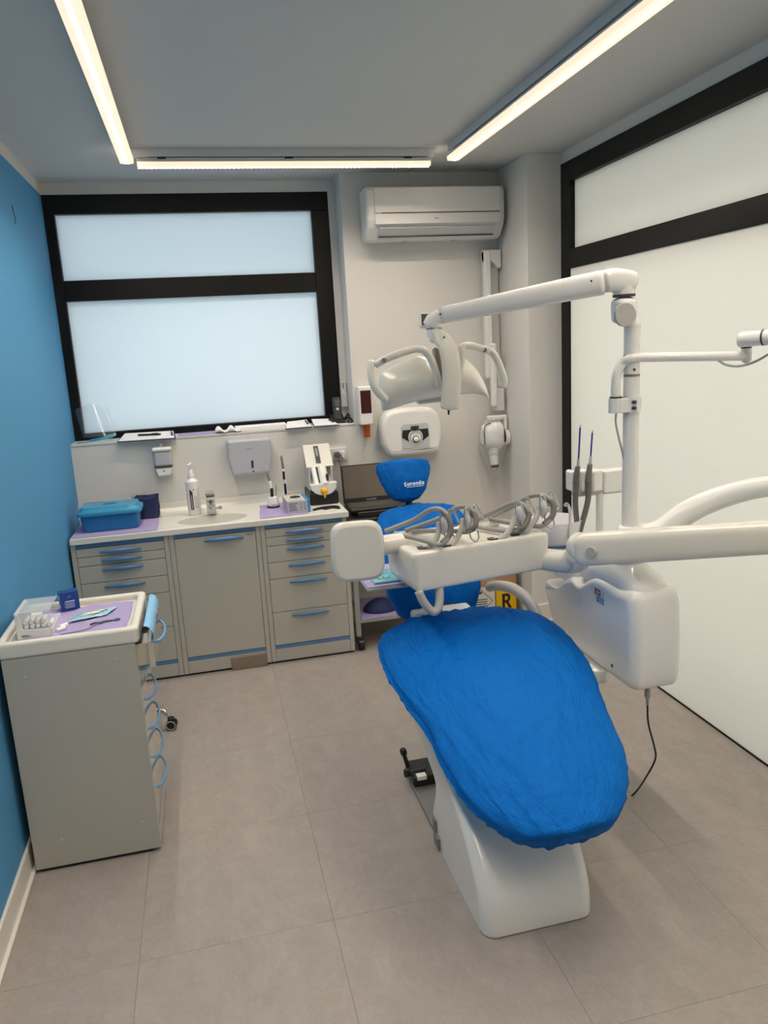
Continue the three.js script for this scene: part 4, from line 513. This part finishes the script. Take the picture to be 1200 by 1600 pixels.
  part('backrest_cover', padded({ path: bp, hw: [[0, 0.03], [0.03, 0.1], [0.1, 0.165], [0.25, 0.2], [0.6, 0.205], [0.85, 0.2], [0.94, 0.17], [0.98, 0.12], [1, 0.04]], ht: [[0, 0.012], [0.05, 0.035], [0.2, 0.045], [0.8, 0.045], [0.95, 0.035], [1, 0.012]], e: 0.7, wr: 0.006, seg: 70, n: 80 }), M.cover, t, 'blue disposable backrest cover');
  const hp = [V(XC - 0.03, 1.065, -3.235), V(XC - 0.03, 1.13, -3.245), V(XC - 0.028, 1.19, -3.27), V(XC - 0.028, 1.243, -3.30)];
  const hr = part('headrest_cover', padded({ path: hp, hw: [[0, 0.02], [0.06, 0.055], [0.25, 0.088], [0.5, 0.108], [0.75, 0.122], [0.9, 0.118], [0.97, 0.09], [1, 0.05]], ht: [[0, 0.012], [0.1, 0.03], [0.5, 0.038], [0.9, 0.032], [1, 0.012]], e: 0.75, wr: 0.006, seg: 60, n: 72 }), M.cover, t, 'blue headrest cover with white lettering');
  part('headrest_post', [cyl(V(0.85, 1.0, -3.23), V(0.845, 1.12, -3.27), 0.016), bx(0.80, 0.90, 1.03, 1.055, -3.25, -3.21, 0.005)], M.dark, t);
  const font = await new FontLoader().loadAsync('fonts/droid/droid_sans_bold.typeface.json'), tg = new TextGeometry('Euronda', { font, size: 0.0165, depth: 0.003, curveSegments: 4, bevelEnabled: false }); tg.computeBoundingBox(); const tw = tg.boundingBox.max.x;
  const lt = part('lettering', mergeGeometries([tg , new THREE.BoxGeometry(tw * 0.86, 0.0022, 0.003).toNonIndexed().translate(tw * 0.53, -0.0055, 0.0015)]), std(0xf4f6fa, 0.6), hr, 'white brand lettering'); const lp = atZ(631.5, 760, -3.196); lt.position.copy(lp); lt.rotation.set(-0.28, 0.0, 0.02);
  part('armrest', sweep([[1.185, 0.58, -2.62], [1.188, 0.64, -2.63], [1.185, 0.70, -2.68], [1.18, 0.727, -2.76], [1.178, 0.727, -2.88], [1.172, 0.695, -3.03], [1.168, 0.65, -3.15]], (q) => [0.026 - 0.004 * q, 0.024 - 0.006 * q], { seg: 40, n: 16, up: V(1, 0, 0), round: 0.05 }), M.greyPlastic, t, 'grey curved armrest'); part('armrest_mount', bx(1.0, 1.20, 0.56, 0.61, -2.66, -2.58, 0.015), M.greyPlastic, t);
}

// ---------------------------------------------------------------- water unit with column, bowl and suction holder
const PZ = -2.34, PX = 1.395, P = (px, py, dz = 0) => atZ(px, py, PZ + dz);
{ const t = thing('water_unit', 'white dental water unit with spittoon bowl and tall column', 'dental unit'), x0 = 1.31, x1 = 1.50;
  const topLine = [[976, 925], [964, 920], [946, 908], [930, 901], [920, 903], [904, 912], [890, 902], [880, 905], [866, 915], [850, 906]].map(([a, b]) => { const q = atX(a, b, x0); return [q.z, q.y]; });
  const rear = topLine[topLine.length - 1][0];
  const prof = smoothPts([[-2.20, 0.549], [-2.168, 0.575], [-2.163, 0.70], [-2.172, 0.85], [-2.19, topLine[0][1] - 0.004], ...topLine, [rear - 0.015, topLine[9][1] - 0.03], [rear - 0.01, 0.72], [rear + 0.05, 0.60], [rear + 0.14, 0.555], [-2.5, 0.546], [-2.20, 0.549]], 140).slice(0, -1);
  part('housing', pillowX(prof, x0, x1, 0.035), M.white, t);
  const ring = (cx, cz, w, d, y, e = 0.55) => { const r = []; for (let i = 0; i < 48; i++) { const a = i / 48 * 2 * Math.PI; r.push(V(cx + sgnpow(Math.cos(a), e) * w, y, cz - sgnpow(Math.sin(a), e) * d)); } return r; };
  part('top_cover', loft([ring(1.405, -2.40, 0.085, 0.205, 0.85), ring(1.405, -2.40, 0.084, 0.20, 0.895), ring(1.405, -2.395, 0.078, 0.18, 0.918), ring(1.40, -2.375, 0.068, 0.12, 0.938, 0.7), ring(1.397, -2.35, 0.058, 0.075, 0.953, 0.9), ring(PX, PZ, 0.052, 0.054, 0.965, 1)]), M.white, t);
  part('rear_cover', loft([ring(1.405, -2.72, 0.085, 0.12, 0.80), ring(1.405, -2.72, 0.08, 0.115, 0.885), ring(1.405, -2.72, 0.06, 0.09, 0.91)]), M.white, t);
  part('column_foot', lathe([[0, 0.95], [0.054, 0.95], [0.054, 1.0], [0.05, 1.015], [0.046, 1.03], [0.046, 1.075], [0.04, 1.088], [0.032, 1.092], [0, 1.092]], PX, 0, PZ), M.white, t);
  part('column', cyl(V(PX, 1.08, PZ), V(PX, 1.765, PZ), 0.0265, 0.0265, 32), M.white, t);
  part('column_band', [cyl(V(PX, P(988, 588).y, PZ), V(PX, P(988, 584).y, PZ), 0.0272, 0.0272, 32), cyl(V(PX, P(988, 559).y, PZ), V(PX, P(988, 554).y, PZ), 0.0272, 0.0272, 32)], M.brushed, t);
  part('column_screw', cyl(V(PX - 0.006, P(987, 577).y, PZ + 0.025), V(PX - 0.006, P(987, 577).y, PZ + 0.029), 0.004, 0.004, 10), M.dark, t);
  part('side_hole', cyl(V(x0 - 0.001, 0.60, -2.30), V(x0 + 0.006, 0.60, -2.30), 0.007, 0.007, 14), M.dark, t);
  const lp = atX(936, 932, x0 - 0.0008);
  card('emblem', printMat(200, 160, (g) => { g.fillStyle = '#d9dbdc'; g.fillRect(0, 0, 200, 160); g.fillStyle = '#9e1f2c'; g.fillRect(10, 10, 120, 62); g.fillStyle = '#2b0b10'; g.fillRect(10, 10, 16, 62); g.fillStyle = '#f0dfe0'; g.font = 'bold 44px sans-serif'; g.fillText('OKP', 30, 58); g.fillStyle = '#3c7fae'; g.fillRect(54, 82, 140, 66); g.fillStyle = '#bcd9ea'; g.fillRect(90, 94, 80, 9); g.fillRect(78, 112, 104, 7); g.fillRect(96, 128, 84, 9); }, 0.35), lp, V(0, 0, 1), V(0, 1, 0), 0.068, 0.055, t, 0.0006);
  part('support_arm', [extY([[1.0, -2.50], [1.32, -2.36], [1.40, -2.42], [1.40, -2.60], [1.30, -2.66], [1.0, -2.62]], 0.50, 0.556, 0.015, 4)], M.white, t);
  // spittoon
  const bc = V(1.345, 0, -2.83), bowl = part('spittoon_bowl', lathe([[0.0, 0.905], [0.05, 0.905], [0.085, 0.93], [0.106, 0.975], [0.112, 1.018], [0.108, 1.02], [0.1, 0.98], [0.078, 0.945], [0.04, 0.925], [0, 0.922]], bc.x, 0, bc.z, 40), std(0xf0ecf0, 0.15, { clearcoat: 0.6 }), t, 'glossy white spittoon bowl');
  part('bowl_collar', lathe([[0, 0.86], [0.075, 0.86], [0.08, 0.9], [0.062, 0.915], [0, 0.915]], bc.x + 0.02, 0, bc.z + 0.02, 32), std(0x6b93bd, 0.4), t);
  const S = (a, b, z) => atZ(a, b, z); part('water_spout', tube([S(889, 850, -2.72), S(890, 830, -2.72), S(891, 805, -2.72), S(889, 792, -2.72), S(885, 787, -2.725), S(882, 790, -2.73)], 0.006, 40, 10), M.chrome, t);
  // suction holder
  const sz = -2.80, Q = (a, b, d = 0) => atZ(a, b, sz + d), q0 = Q(890, 752), q1 = Q(974, 752);
  const blk = (a, b, top, bot, d0, d1, r = 0.01) => { const u = Q(a, top), v = Q(b, bot); return bx(u.x, v.x, v.y, u.y, sz + d0, sz + d1, r, 4); };
  part('holder_rail', [blk(895, 978, 757, 768, -0.02, 0.015)], M.greyPlastic, t);
  for (const [a, b] of [[888, 897], [904, 918], [922, 938], [940, 976]]) part('holder_block', blk(a, b, a < 900 ? 735 : 734, 766, -0.03, 0.025), M.white, t);
  part('holder_post', cyl(V(Q(937, 768).x, 0.88, sz), V(Q(937, 768).x, Q(937, 768).y, sz), 0.015, 0.015, 20), M.matteWhite, t);
  for (const [a, b, tipx, tipy, top] of [[901, 908, 907, 664, 727], [920, 912, 926, 672, 723]]) {
    part('suction_hose', tube([Q(a, 752, 0.035), Q(a - 2, 785, 0.035), Q(b - 6, 830, 0.03), Q(b - 8, 850, 0.02)], 0.0115, 40, 14), M.darkHose, t);
    part('suction_handle', sweep([Q(a - 1, 757, 0.036), Q(a, 742, 0.036), Q(a + 2, top, 0.036)], (k) => [0.013 - 0.003 * k, 0.013 - 0.003 * k], { seg: 14, n: 14, up: V(0, 0, 1) }), M.darkHose, t);
    part('tip_socket', cyl(Q(a + 2, top + 2, 0.036), Q(a + 3, top - 11, 0.036), 0.006, 0.0055, 12), M.greyPlastic, t);
    part('suction_tip', cyl(Q(a + 3, top - 10, 0.036), Q(tipx - 0.5, tipy + 4, 0.036), 0.0034, 0.0034, 10), std(0x1f2f8f, 0.35), t, 'thin blue suction tip'); part('tip_end', cyl(Q(tipx - 0.5, tipy + 4, 0.036), Q(tipx, tipy, 0.036), 0.0036, 0.003, 10), M.paleGrey, t);
  }
  part('cable_socket', [cyl(V(1.405, 0.551, -2.225), V(1.405, 0.52, -2.225), 0.009, 0.009, 14), cyl(V(1.405, 0.525, -2.225), V(1.405, 0.50, -2.225), 0.011, 0.011, 14), cyl(V(1.405, 0.505, -2.225), V(1.405, 0.47, -2.225), 0.007, 0.005, 14)], M.steel, t);
}
{ const A = V(1.405, 0.472, -2.225), px = [[1013, 1130, -2.225], [1022, 1165, -2.24], [1024, 1185, -2.25], [1012, 1210, -2.28]].map(([a, b, z]) => atZ(a, b, z)); const end = atY(990, 1241, 0.006);
  solo('foot_control_cable', tube([A, ...px, end, V(1.36, 0.005, -2.36), V(1.2, 0.005, -2.36), V(1.06, 0.005, -2.42)], 0.0035, 90, 7), M.dark, 'thin black cable hanging from the water unit to the floor', 'cable'); }

// ---------------------------------------------------------------- operating lamp on the column
{ const t = thing('operating_lamp', 'cream operating lamp with two grip handles on a swivel arm', 'operating lamp'), zh = -2.60, H = (a, b, d = 0) => atZ(a, b, zh + d);
  // knuckle on top of the column
  part('knuckle', [new THREE.SphereGeometry(0.0275, 20, 14).translate(PX, 1.765, PZ), sweep([P(977, 505), P(975, 490), P(975, 463)], () => [0.039, 0.04], { seg: 20, n: 24, up: V(0, 0, 1), e: 0.85, round: 0.25 })], M.white, t);
  const kd = P(975, 492, 0.036); part('knuckle_disc', [cyl(kd, kd.clone().setZ(kd.z + 0.012), 0.037, 0.036, 32)], M.greyPlastic, t);
  part('swivel_ring', cyl(P(975, 464).setZ(PZ), P(975, 460).setZ(PZ), 0.036, 0.036, 30), M.darkGrey, t);
  const a0 = P(943, 441, 0.0), b0 = atZ(683, 494, -2.57);
  part('arm_head', sweep([P(992, 443, 0.0), P(975, 440, 0.0), P(955, 438), P(938, 442, -0.005)], (k) => [0.036, 0.034 + 0.004 * Math.sin(k * 3)], { seg: 24, n: 24, e: 0.7, round: 0.12 }), M.white, t); part('head_neck', cyl(P(975, 462).setZ(PZ), P(975, 446).setZ(PZ), 0.035, 0.036, 28), M.white, t);
  part('spring_arm', sweep([a0.clone().lerp(b0, -0.02), a0.clone().lerp(b0, 0.5), b0], (k) => [0.034 - 0.008 * k, 0.040 - 0.012 * k], { seg: 40, n: 28, e: 0.8, round: 0.02 }), M.white, t);
  for (const [a, b] of [[924, 439], [688, 491]]) { const q = atZ(a, b, a > 800 ? -2.327 : -2.541); part('arm_screw', new THREE.SphereGeometry(0.0035, 8, 6).translate(q.x, q.y, q.z), M.dark, t); }
  part('lamp_joint', [sweep([atZ(690, 492, -2.57), atZ(678, 499, -2.575), atZ(672, 512, -2.58)], () => [0.026, 0.03], { seg: 20, n: 20, up: V(0, 0, 1), e: 0.75, round: 0.1 }), cyl(H(678, 512, 0.02), H(679, 527, 0.02), 0.027, 0.027, 26)], M.white, t); part('joint_ring', cyl(H(678, 512.5, 0.02), H(678.1, 514.5, 0.02), 0.0275, 0.0275, 26), M.brushed, t);
  // curved spine
  part('spine', sweep([H(672, 523, 0.03), H(688, 528, 0.05), H(700, 545, 0.07), H(705, 575, 0.08), H(705, 610, 0.08), H(702, 641, 0.07)], (k) => [0.024 + 0.008 * Math.min(1, k * 3), 0.016], { seg: 50, n: 20, up: V(0, 0, 1), e: 0.6, round: 0.035 }), M.cream, t); const sp = H(694, 527, 0.072); part('spine_screw', new THREE.SphereGeometry(0.003, 8, 6).translate(sp.x, sp.y, sp.z), M.dark, t); part('spine_tip', cyl(H(701, 641, 0.07), H(701, 648, 0.07), 0.004, 0.003, 10), M.darkGrey, t);
  // reflector shell, its rounded back turned to the room
  const topE = [[591, 600], [596, 585], [610, 574], [625, 566], [647, 557], [664, 558], [680, 562], [700, 560], [719, 557], [740, 572], [755, 595], [762, 612], [764, 622]], botE = [[596, 641], [604, 641], [618, 637], [636, 631], [652, 627], [668, 624], [684, 621], [700, 619], [716, 617], [733, 615], [748, 616], [758, 619], [764, 624]];
  const rows = [], back = []; const N = topE.length, sm = (arr) => { const c = new THREE.SplineCurve(arr.map(([x, y]) => new THREE.Vector2(x, y))); return c.getPoints(48); }, te = sm(topE), be = sm(botE);
  for (let i = 0; i <= 48; i++) { const u = i / 48, r = [], edge = Math.sin(Math.PI * u) ** 0.6; for (let k = 0; k <= 16; k++) { const v = k / 16, x = te[i].x + (be[i].x - te[i].x) * v, y = te[i].y + (be[i].y - te[i].y) * v; r.push(H(x, y, -0.055 + 0.10 * edge * Math.sin(Math.PI * (0.12 + v * 0.7)))); } for (let k = 16; k >= 0; k--) { const v = k / 16, x = te[i].x + (be[i].x - te[i].x) * v, y = te[i].y + (be[i].y - te[i].y) * v; r.push(H(x, y, -0.055 + 0.10 * edge * Math.sin(Math.PI * (0.12 + v * 0.7)) - 0.014)); } rows.push(r); }
  part('reflector_shell', loft(rows), M.cream, t);
  part('led_head', extZ([[0, 0], [0.14, 0.0], [0.13, -0.03], [0.02, -0.035]].map(([x, y]) => [H(650, 622).x + x, H(650, 622).y + y + 0.01]), zh - 0.06, zh - 0.015, 0.006), M.paleGrey, t);
  part('hinge_plate', sweep([H(680, 543, 0.03), H(684, 565, 0.045), H(690, 600, 0.045)], () => [0.012, 0.006], { seg: 20, n: 10, up: V(0, 0, 1) }), M.brushed, t);
  // grips
  const gl = part('grip_handle', sweep([H(581, 562, 0.03), H(579, 582, 0.04), H(584, 602, 0.045), H(594, 616, 0.04), H(604, 625, 0.03)], (k) => [0.011 + 0.004 * k, 0.012 + 0.005 * k], { seg: 36, n: 16, up: V(0, 0, 1), round: 0.05 }), M.cream, t); part('grip_arm', sweep([H(584, 571, 0.03), H(605, 560, 0.045), H(628, 551, 0.055), H(650, 545, 0.055), H(665, 549, 0.055), H(676, 567, 0.055), H(683, 590, 0.05), H(686, 607, 0.04)], (k) => [0.013, 0.011 + 0.007 * Math.exp(-(((k - 0.62) / 0.2) ** 2))], { seg: 60, n: 14, up: V(0, 0, 1), round: 0.02 }), M.cream, gl); part('grip_bolt', cyl(H(600, 563, 0.05), H(600, 563, 0.062), 0.009, 0.009, 6), M.steel, gl);
  const gr = part('grip_handle', sweep([H(764, 546, 0.03), H(774, 558, 0.035), H(782, 578, 0.035), H(786, 594, 0.03), H(783, 606, 0.025)], (k) => [0.013 + 0.003 * k, 0.013 + 0.003 * k], { seg: 36, n: 16, up: V(0, 0, 1), round: 0.05 }), M.cream, t); part('grip_arm', sweep([H(717, 585, 0.04), H(720, 562, 0.05), H(722, 543, 0.055), H(735, 540, 0.05), H(750, 544, 0.045), H(766, 548, 0.035)], (k) => [0.013, 0.012 + 0.006 * Math.exp(-(((k - 0.4) / 0.25) ** 2))], { seg: 60, n: 14, up: V(0, 0, 1), round: 0.02 }), M.cream, gr); part('grip_bolt', cyl(H(757, 547, 0.045), H(757, 547, 0.055), 0.009, 0.009, 6), M.steel, gr);
}
{ const t = thing('monitor_arm', 'slim white swivel arm clamped to the column of the water unit', 'arm'), c0 = P(962, 632), yT = P(962, 622).y, yB = P(962, 645).y;
  part('clamp', [cyl(V(PX, yB, PZ), V(PX, yT, PZ), 0.034, 0.034, 30), cyl(V(c0.x, yB, PZ), V(c0.x, yT, PZ), 0.024, 0.024, 26), bx(c0.x, PX, yB, yT, PZ - 0.022, PZ + 0.026, 0.004)], M.white, t); part('clamp_ring', cyl(V(c0.x, yT, PZ), V(c0.x, yT + 0.005, PZ), 0.02, 0.02, 24), M.dark, t);
  for (const k of [0.3, 0.7]) part('clamp_bolt', cyl(V(c0.x + 0.045, yB + (yT - yB) * k, PZ + 0.026), V(c0.x + 0.05, yB + (yT - yB) * k, PZ + 0.04), 0.006, 0.006, 6), M.darkGrey, t);
  part('tube', new THREE.TubeGeometry(curve([V(c0.x, yT, PZ), P(962, 605), P(964, 585), P(973, 568), P(988, 560, 0.02), P(1030, 558, 0.04), P(1100, 557, 0.09), P(1164, 556, 0.13)]), 80, 0.0155, 18), M.white, t);
  const e0 = P(1166, 560, 0.13), e1 = P(1166, 544, 0.13); part('elbow', [cyl(e0, e1, 0.0165, 0.0165, 20), new THREE.SphereGeometry(0.0165, 16, 10).translate(e0.x, e0.y, e0.z)], M.white, t); part('elbow_ring', cyl(e1, e1.clone().setY(e1.y + 0.004), 0.017, 0.017, 20), M.dark, t);
  const s0 = P(1152, 531, 0.13), s1 = P(1250, 522, 0.30); part('outer_arm', sweep([s0, s0.clone().lerp(s1, 0.5), s1], () => [0.024, 0.025], { seg: 24, n: 20, round: 0.04 }), M.white, t); part('outer_ring', cyl(s0.clone().lerp(s1, 0.43), s0.clone().lerp(s1, 0.46), 0.0258, 0.0258, 22), M.darkGrey, t);
  part('cable', [tube([P(1122, 563, 0.105), P(1135, 570, 0.12), P(1155, 572, 0.13), P(1180, 565, 0.16), P(1215, 545, 0.22)], 0.004, 40, 8)], M.greyPlastic, t); part('column_cable', tube([V(c0.x, yB + 0.002, PZ + 0.004), P(962, 660, 0.004), P(966, 680, 0.004), P(972, 705, 0.0), P(976, 725, -0.005)], 0.0035, 40, 8), M.greyPlastic, t); }

// ---------------------------------------------------------------- delivery unit over the chair
{ const t = thing('delivery_unit', 'white instrument delivery unit with grey hoses over the chair', 'dental unit'), YT = 1.05;
  const FL = atY(645, 867, YT), FR = atY(860, 832, YT), BL = atY(601, 841, YT), BR = atY(784, 808, YT); BR.set(1.125, YT, -2.80);
  const s = [[FL.x, FL.z], [FR.x, FR.z], [BR.x, BR.z], [BL.x, BL.z]];
  const inset = (k, y, fwd = 0) => { const c = s.reduce((m, p) => [m[0] + p[0] / 4, m[1] + p[1] / 4], [0, 0]), r = []; const cs = s.map(([x, z]) => [x + (c[0] - x) * k, z + (c[1] - z) * k + fwd]); for (let i = 0; i < 4; i++) { const [p, q, n] = [cs[(i + 3) % 4], cs[i], cs[(i + 1) % 4]], rad = 0.022; const d = (u, v) => { const l = Math.hypot(v[0] - u[0], v[1] - u[1]); return [u[0] + (v[0] - u[0]) * rad / l, u[1] + (v[1] - u[1]) * rad / l]; }, a = d(q, p), b = d(q, n); for (let j = 0; j <= 6; j++) { const m = j / 6; r.push(V((1 - m) ** 2 * a[0] + 2 * m * (1 - m) * q[0] + m * m * b[0], y, (1 - m) ** 2 * a[1] + 2 * m * (1 - m) * q[1] + m * m * b[1])); } } return r.reverse(); };
  part('console', loft([inset(0.09, 0.912), inset(0.05, 0.914), inset(0.03, 0.922), inset(0.02, 0.94), inset(0.0, 1.03), inset(0.008, 1.043), inset(0.03, 1.05), inset(0.12, 1.052), inset(0.3, 1.047)]), M.cream, t);
  part('groove_plate', [bx(0.66, 1.06, 1.046, 1.058, -2.75, -2.70, 0.008)], M.cream, t);
  part('grip_loop', sweep([[0.655, 0.92, -2.445], [0.672, 0.875, -2.44], [0.70, 0.838, -2.44], [0.722, 0.842, -2.445], [0.735, 0.875, -2.46], [0.74, 0.92, -2.475]], () => [0.015, 0.015], { seg: 40, n: 16, up: V(0, 0, 1), round: 0.01 }), M.greyPlastic, t);
  // side keypad
  const kz = -2.56, c0 = atZ(558, 860, kz), pad = []; for (const [dx, k] of [[-0.016, 0.86], [-0.012, 0.95], [0, 1], [0.014, 1.0], [0.026, 0.96], [0.03, 0.86]]) { const r = []; for (let j = 0; j < 40; j++) { const a = j / 40 * 2 * Math.PI; r.push(V(c0.x + sgnpow(Math.cos(a), 0.45) * 0.094 * k, c0.y + sgnpow(Math.sin(a), 0.5) * 0.107 * k + sgnpow(Math.cos(a), 1) * -0.004, c0.z + dx)); } pad.push(r); }
  part('keypad_panel', loft(pad), M.cream, t); part('keypad_hinge', cyl(V(c0.x + 0.075, c0.y + 0.0, -2.585), V(FL.x + 0.005, c0.y + 0.0, -2.60), 0.036, 0.036, 28), M.cream, t);
  // instrument holders and hoses
  const Z = (a, b, z) => atZ(a, b, z);
  const inst = [
    { base: [659, 859], arm: [[670, 856], [679, 847], [685, 832], [686, 815]], disc: [693, 822], hose: [[602, 830, -2.70], [645, 813, -2.66], [672, 797, -2.58], [690, 797, -2.52], [702, 812, -2.48], [703, 834, -2.46], [689, 851, -2.45], [668, 846, -2.50], [617, 833, -2.64]] },
    { base: [696, 855], arm: [[704, 852], [714, 841], [721, 826], [723, 809]], disc: [731, 816], hose: [[634, 829, -2.72], [684, 811, -2.64], [712, 794, -2.57], [732, 793, -2.53], [743, 808, -2.50], [741, 824, -2.48], [728, 831, -2.5], [700, 829, -2.58], [645, 830, -2.70]] },
    { base: [769, 845], arm: [[785, 841], [797, 827], [803, 813], [805, 798]], disc: [811, 805], hose: [[741, 815, -2.76], [775, 798, -2.68], [803, 786, -2.60], [820, 791, -2.55], [826, 807, -2.53], [816, 825, -2.51], [798, 830, -2.53], [770, 829, -2.6], [742, 824, -2.68]] },
    { base: [803, 838], arm: [[818, 833], [831, 819], [839, 806], [842, 788]], disc: [849, 796], hose: [[764, 810, -2.78], [800, 792, -2.72], [828, 776, -2.63], [850, 775, -2.58], [864, 788, -2.55], [863, 806, -2.53], [848, 821, -2.53], [822, 821, -2.58], [766, 812, -2.72]] }];
  for (const I of inst) { const b = atY(I.base[0], I.base[1], 1.05), z = b.z - 0.01, h = new THREE.Group(); h.name = 'instrument_holder'; t.add(h);
    const B = Z(I.base[0], I.base[1], z), ap = I.arm.map(([a, c], k) => Z(a, c, z - 0.012 * k));
    part('holder_arm', sweep([B, ...ap], (k) => [0.0095 + 0.003 * (1 - k), 0.008], { seg: 30, n: 14, up: V(0, 0, 1), round: 0.04 }), M.greyPlastic, h); part('foot', bx(B.x - 0.014, B.x + 0.02, 1.05, 1.057, B.z - 0.016, B.z + 0.01, 0.003), M.darkGrey, h);
    const d = Z(I.disc[0], I.disc[1], z - 0.035), D = new THREE.SphereGeometry(1, 24, 16).scale(0.013, 0.033, 0.024).rotateZ(-0.08).translate(d.x, d.y, d.z); part('holder_disc', D, M.paleGrey, h);
    const W = (dx, dy, dz) => Z(I.disc[0] + dx, I.disc[1] + dy, z - 0.03 + dz);
    part('wire_hook', [tube([W(-5, -2, 0.012), W(-5, -16, 0.012), W(-3, -23, 0.01), W(1, -20, 0.008), W(8, -6, 0.0), W(17, 0, -0.01), W(24, -4, -0.02), W(20, -15, -0.02), W(14, -27, -0.02), W(10, -24, -0.02), W(10, -14, -0.02)], 0.0034, 70, 8)], M.chrome, h); part('wire_loop', [tube([W(2, 13, 0.01), W(5, 25, 0.01), W(12, 30, 0.005), W(17, 24, 0), W(15, 12, -0.005)], 0.0025, 40, 7)], M.steel, h);
    part('hose', new THREE.TubeGeometry(curve(I.hose.map(([a, c, zz]) => { const q = Z(a, c, zz); q.y = Math.max(q.y, 1.062); return q; })), 110, 0.0088, 12), M.hose, h); const ip = I.hose.slice(3, 7).map(([a, c, zz]) => Z(a, c, zz)); part('hose_sleeve', sweep(ip, () => [0.0105, 0.0105], { seg: 30, n: 12, up: V(0, 0, 1), round: 0.03 }), M.darkHose, h); }
  // tray carrier under the console
  const ty = 0.862, carrier = part('tray_carrier', bx(0.52, 0.84, ty, ty + 0.012, -2.95, -2.66, 0.005), M.greyPlastic, t); part('carrier_post', cyl(V(0.74, ty + 0.01, -2.72), V(0.74, 0.925, -2.70), 0.014), M.greyPlastic, t);
  // arms
  const E1 = atZ(916, 858, -2.30), E2 = V(1.80, 1.105, -1.95);
  part('console_neck', sweep([[1.05, 0.95, -2.68], [1.14, 0.942, -2.60], [1.20, 0.942, -2.51], [1.232, 0.962, -2.42], E1.clone().add(V(-0.012, -0.005, -0.035))], (k) => [0.055 - 0.015 * k, 0.032 + 0.016 * k], { seg: 40, n: 28, e: 0.8, round: 0.03 }), M.cream, t);
  part('elbow', cyl(E1.clone().add(V(0, 0, -0.055)), E1.clone().add(V(0, 0, 0.0)), 0.047, 0.05, 34), M.cream, t); part('elbow_cap', cyl(E1.clone().add(V(0.012, 0, 0.028)), E1.clone().add(V(-0.01, 0.002, 0.048)), 0.021, 0.017, 26), M.greyPlastic, t);
  const arm = part('spring_arm', sweep([E1.clone().lerp(E2, -0.075), E1.clone().lerp(E2, 0.35), E1.clone().lerp(E2, 0.7), E2], (k) => [0.036, 0.057 - 0.004 * k], { seg: 50, n: 28, e: 0.6, round: 0.07 }), M.cream, t);
  const r1 = atZ(1075, 800, -2.24), r2 = atZ(1130, 776, -2.18), r3 = atZ(1200, 760, -2.08), r4 = V(1.82, 0, -1.95); r4.y = r3.y + 0.012;
  part('lower_arm', sweep([V(PX, 1.045, PZ), P(1030, 832, 0.05), r1, r2, r3, r4], (k) => [0.046 - 0.016 * k, 0.046 - 0.016 * k], { seg: 60, n: 24, round: 0.03 }), M.white, t); part('elbow_joint', cyl(V(1.81, 1.05, -1.95), V(1.81, r4.y + 0.035, -1.95), 0.045, 0.042, 28), M.white, t);
  // things on the carrier
  solo('lilac_tray_paper', bx(0.523, 0.835, ty + 0.0122, ty + 0.0165, -2.945, -2.665, 0.002), M.lilac, 'lilac paper on the small tray below the delivery unit', 'paper');
  const bl = thing('blister_tray', 'glossy teal blister tray on the small lilac tray', 'tray'), y = ty + 0.017; part('base', bx(0.555, 0.70, y, y + 0.008, -2.85, -2.69, 0.003), std(0x7cc2c4, 0.12, { clearcoat: 1 }), bl); for (let r = 0; r < 2; r++) for (let c = 0; c < 4; c++) part('blister', new THREE.SphereGeometry(0.0125, 14, 8, 0, 7, 0, 1.57).scale(1.1, 0.7, 1.3).translate(0.585 + c * 0.03, y + 0.0075, -2.74 - r * 0.065), std(0x8fd0d1, 0.08, { clearcoat: 1 }), bl);
}

// ---------------------------------------------------------------- every group stands at its own base; shadows on
scene.updateMatrixWorld(true);
for (const o of [...scene.children]) {
  if (o.isGroup && o.userData.label) { const b = new THREE.Box3().setFromObject(o), c = V((b.min.x + b.max.x) / 2, b.min.y, (b.min.z + b.max.z) / 2).sub(o.position); for (const k of o.children) k.position.sub(c); o.position.add(c); }
}
scene.traverse((o) => { if (o.isMesh) { o.castShadow = true; o.receiveShadow = true; } });
renderer.render(scene, camera);
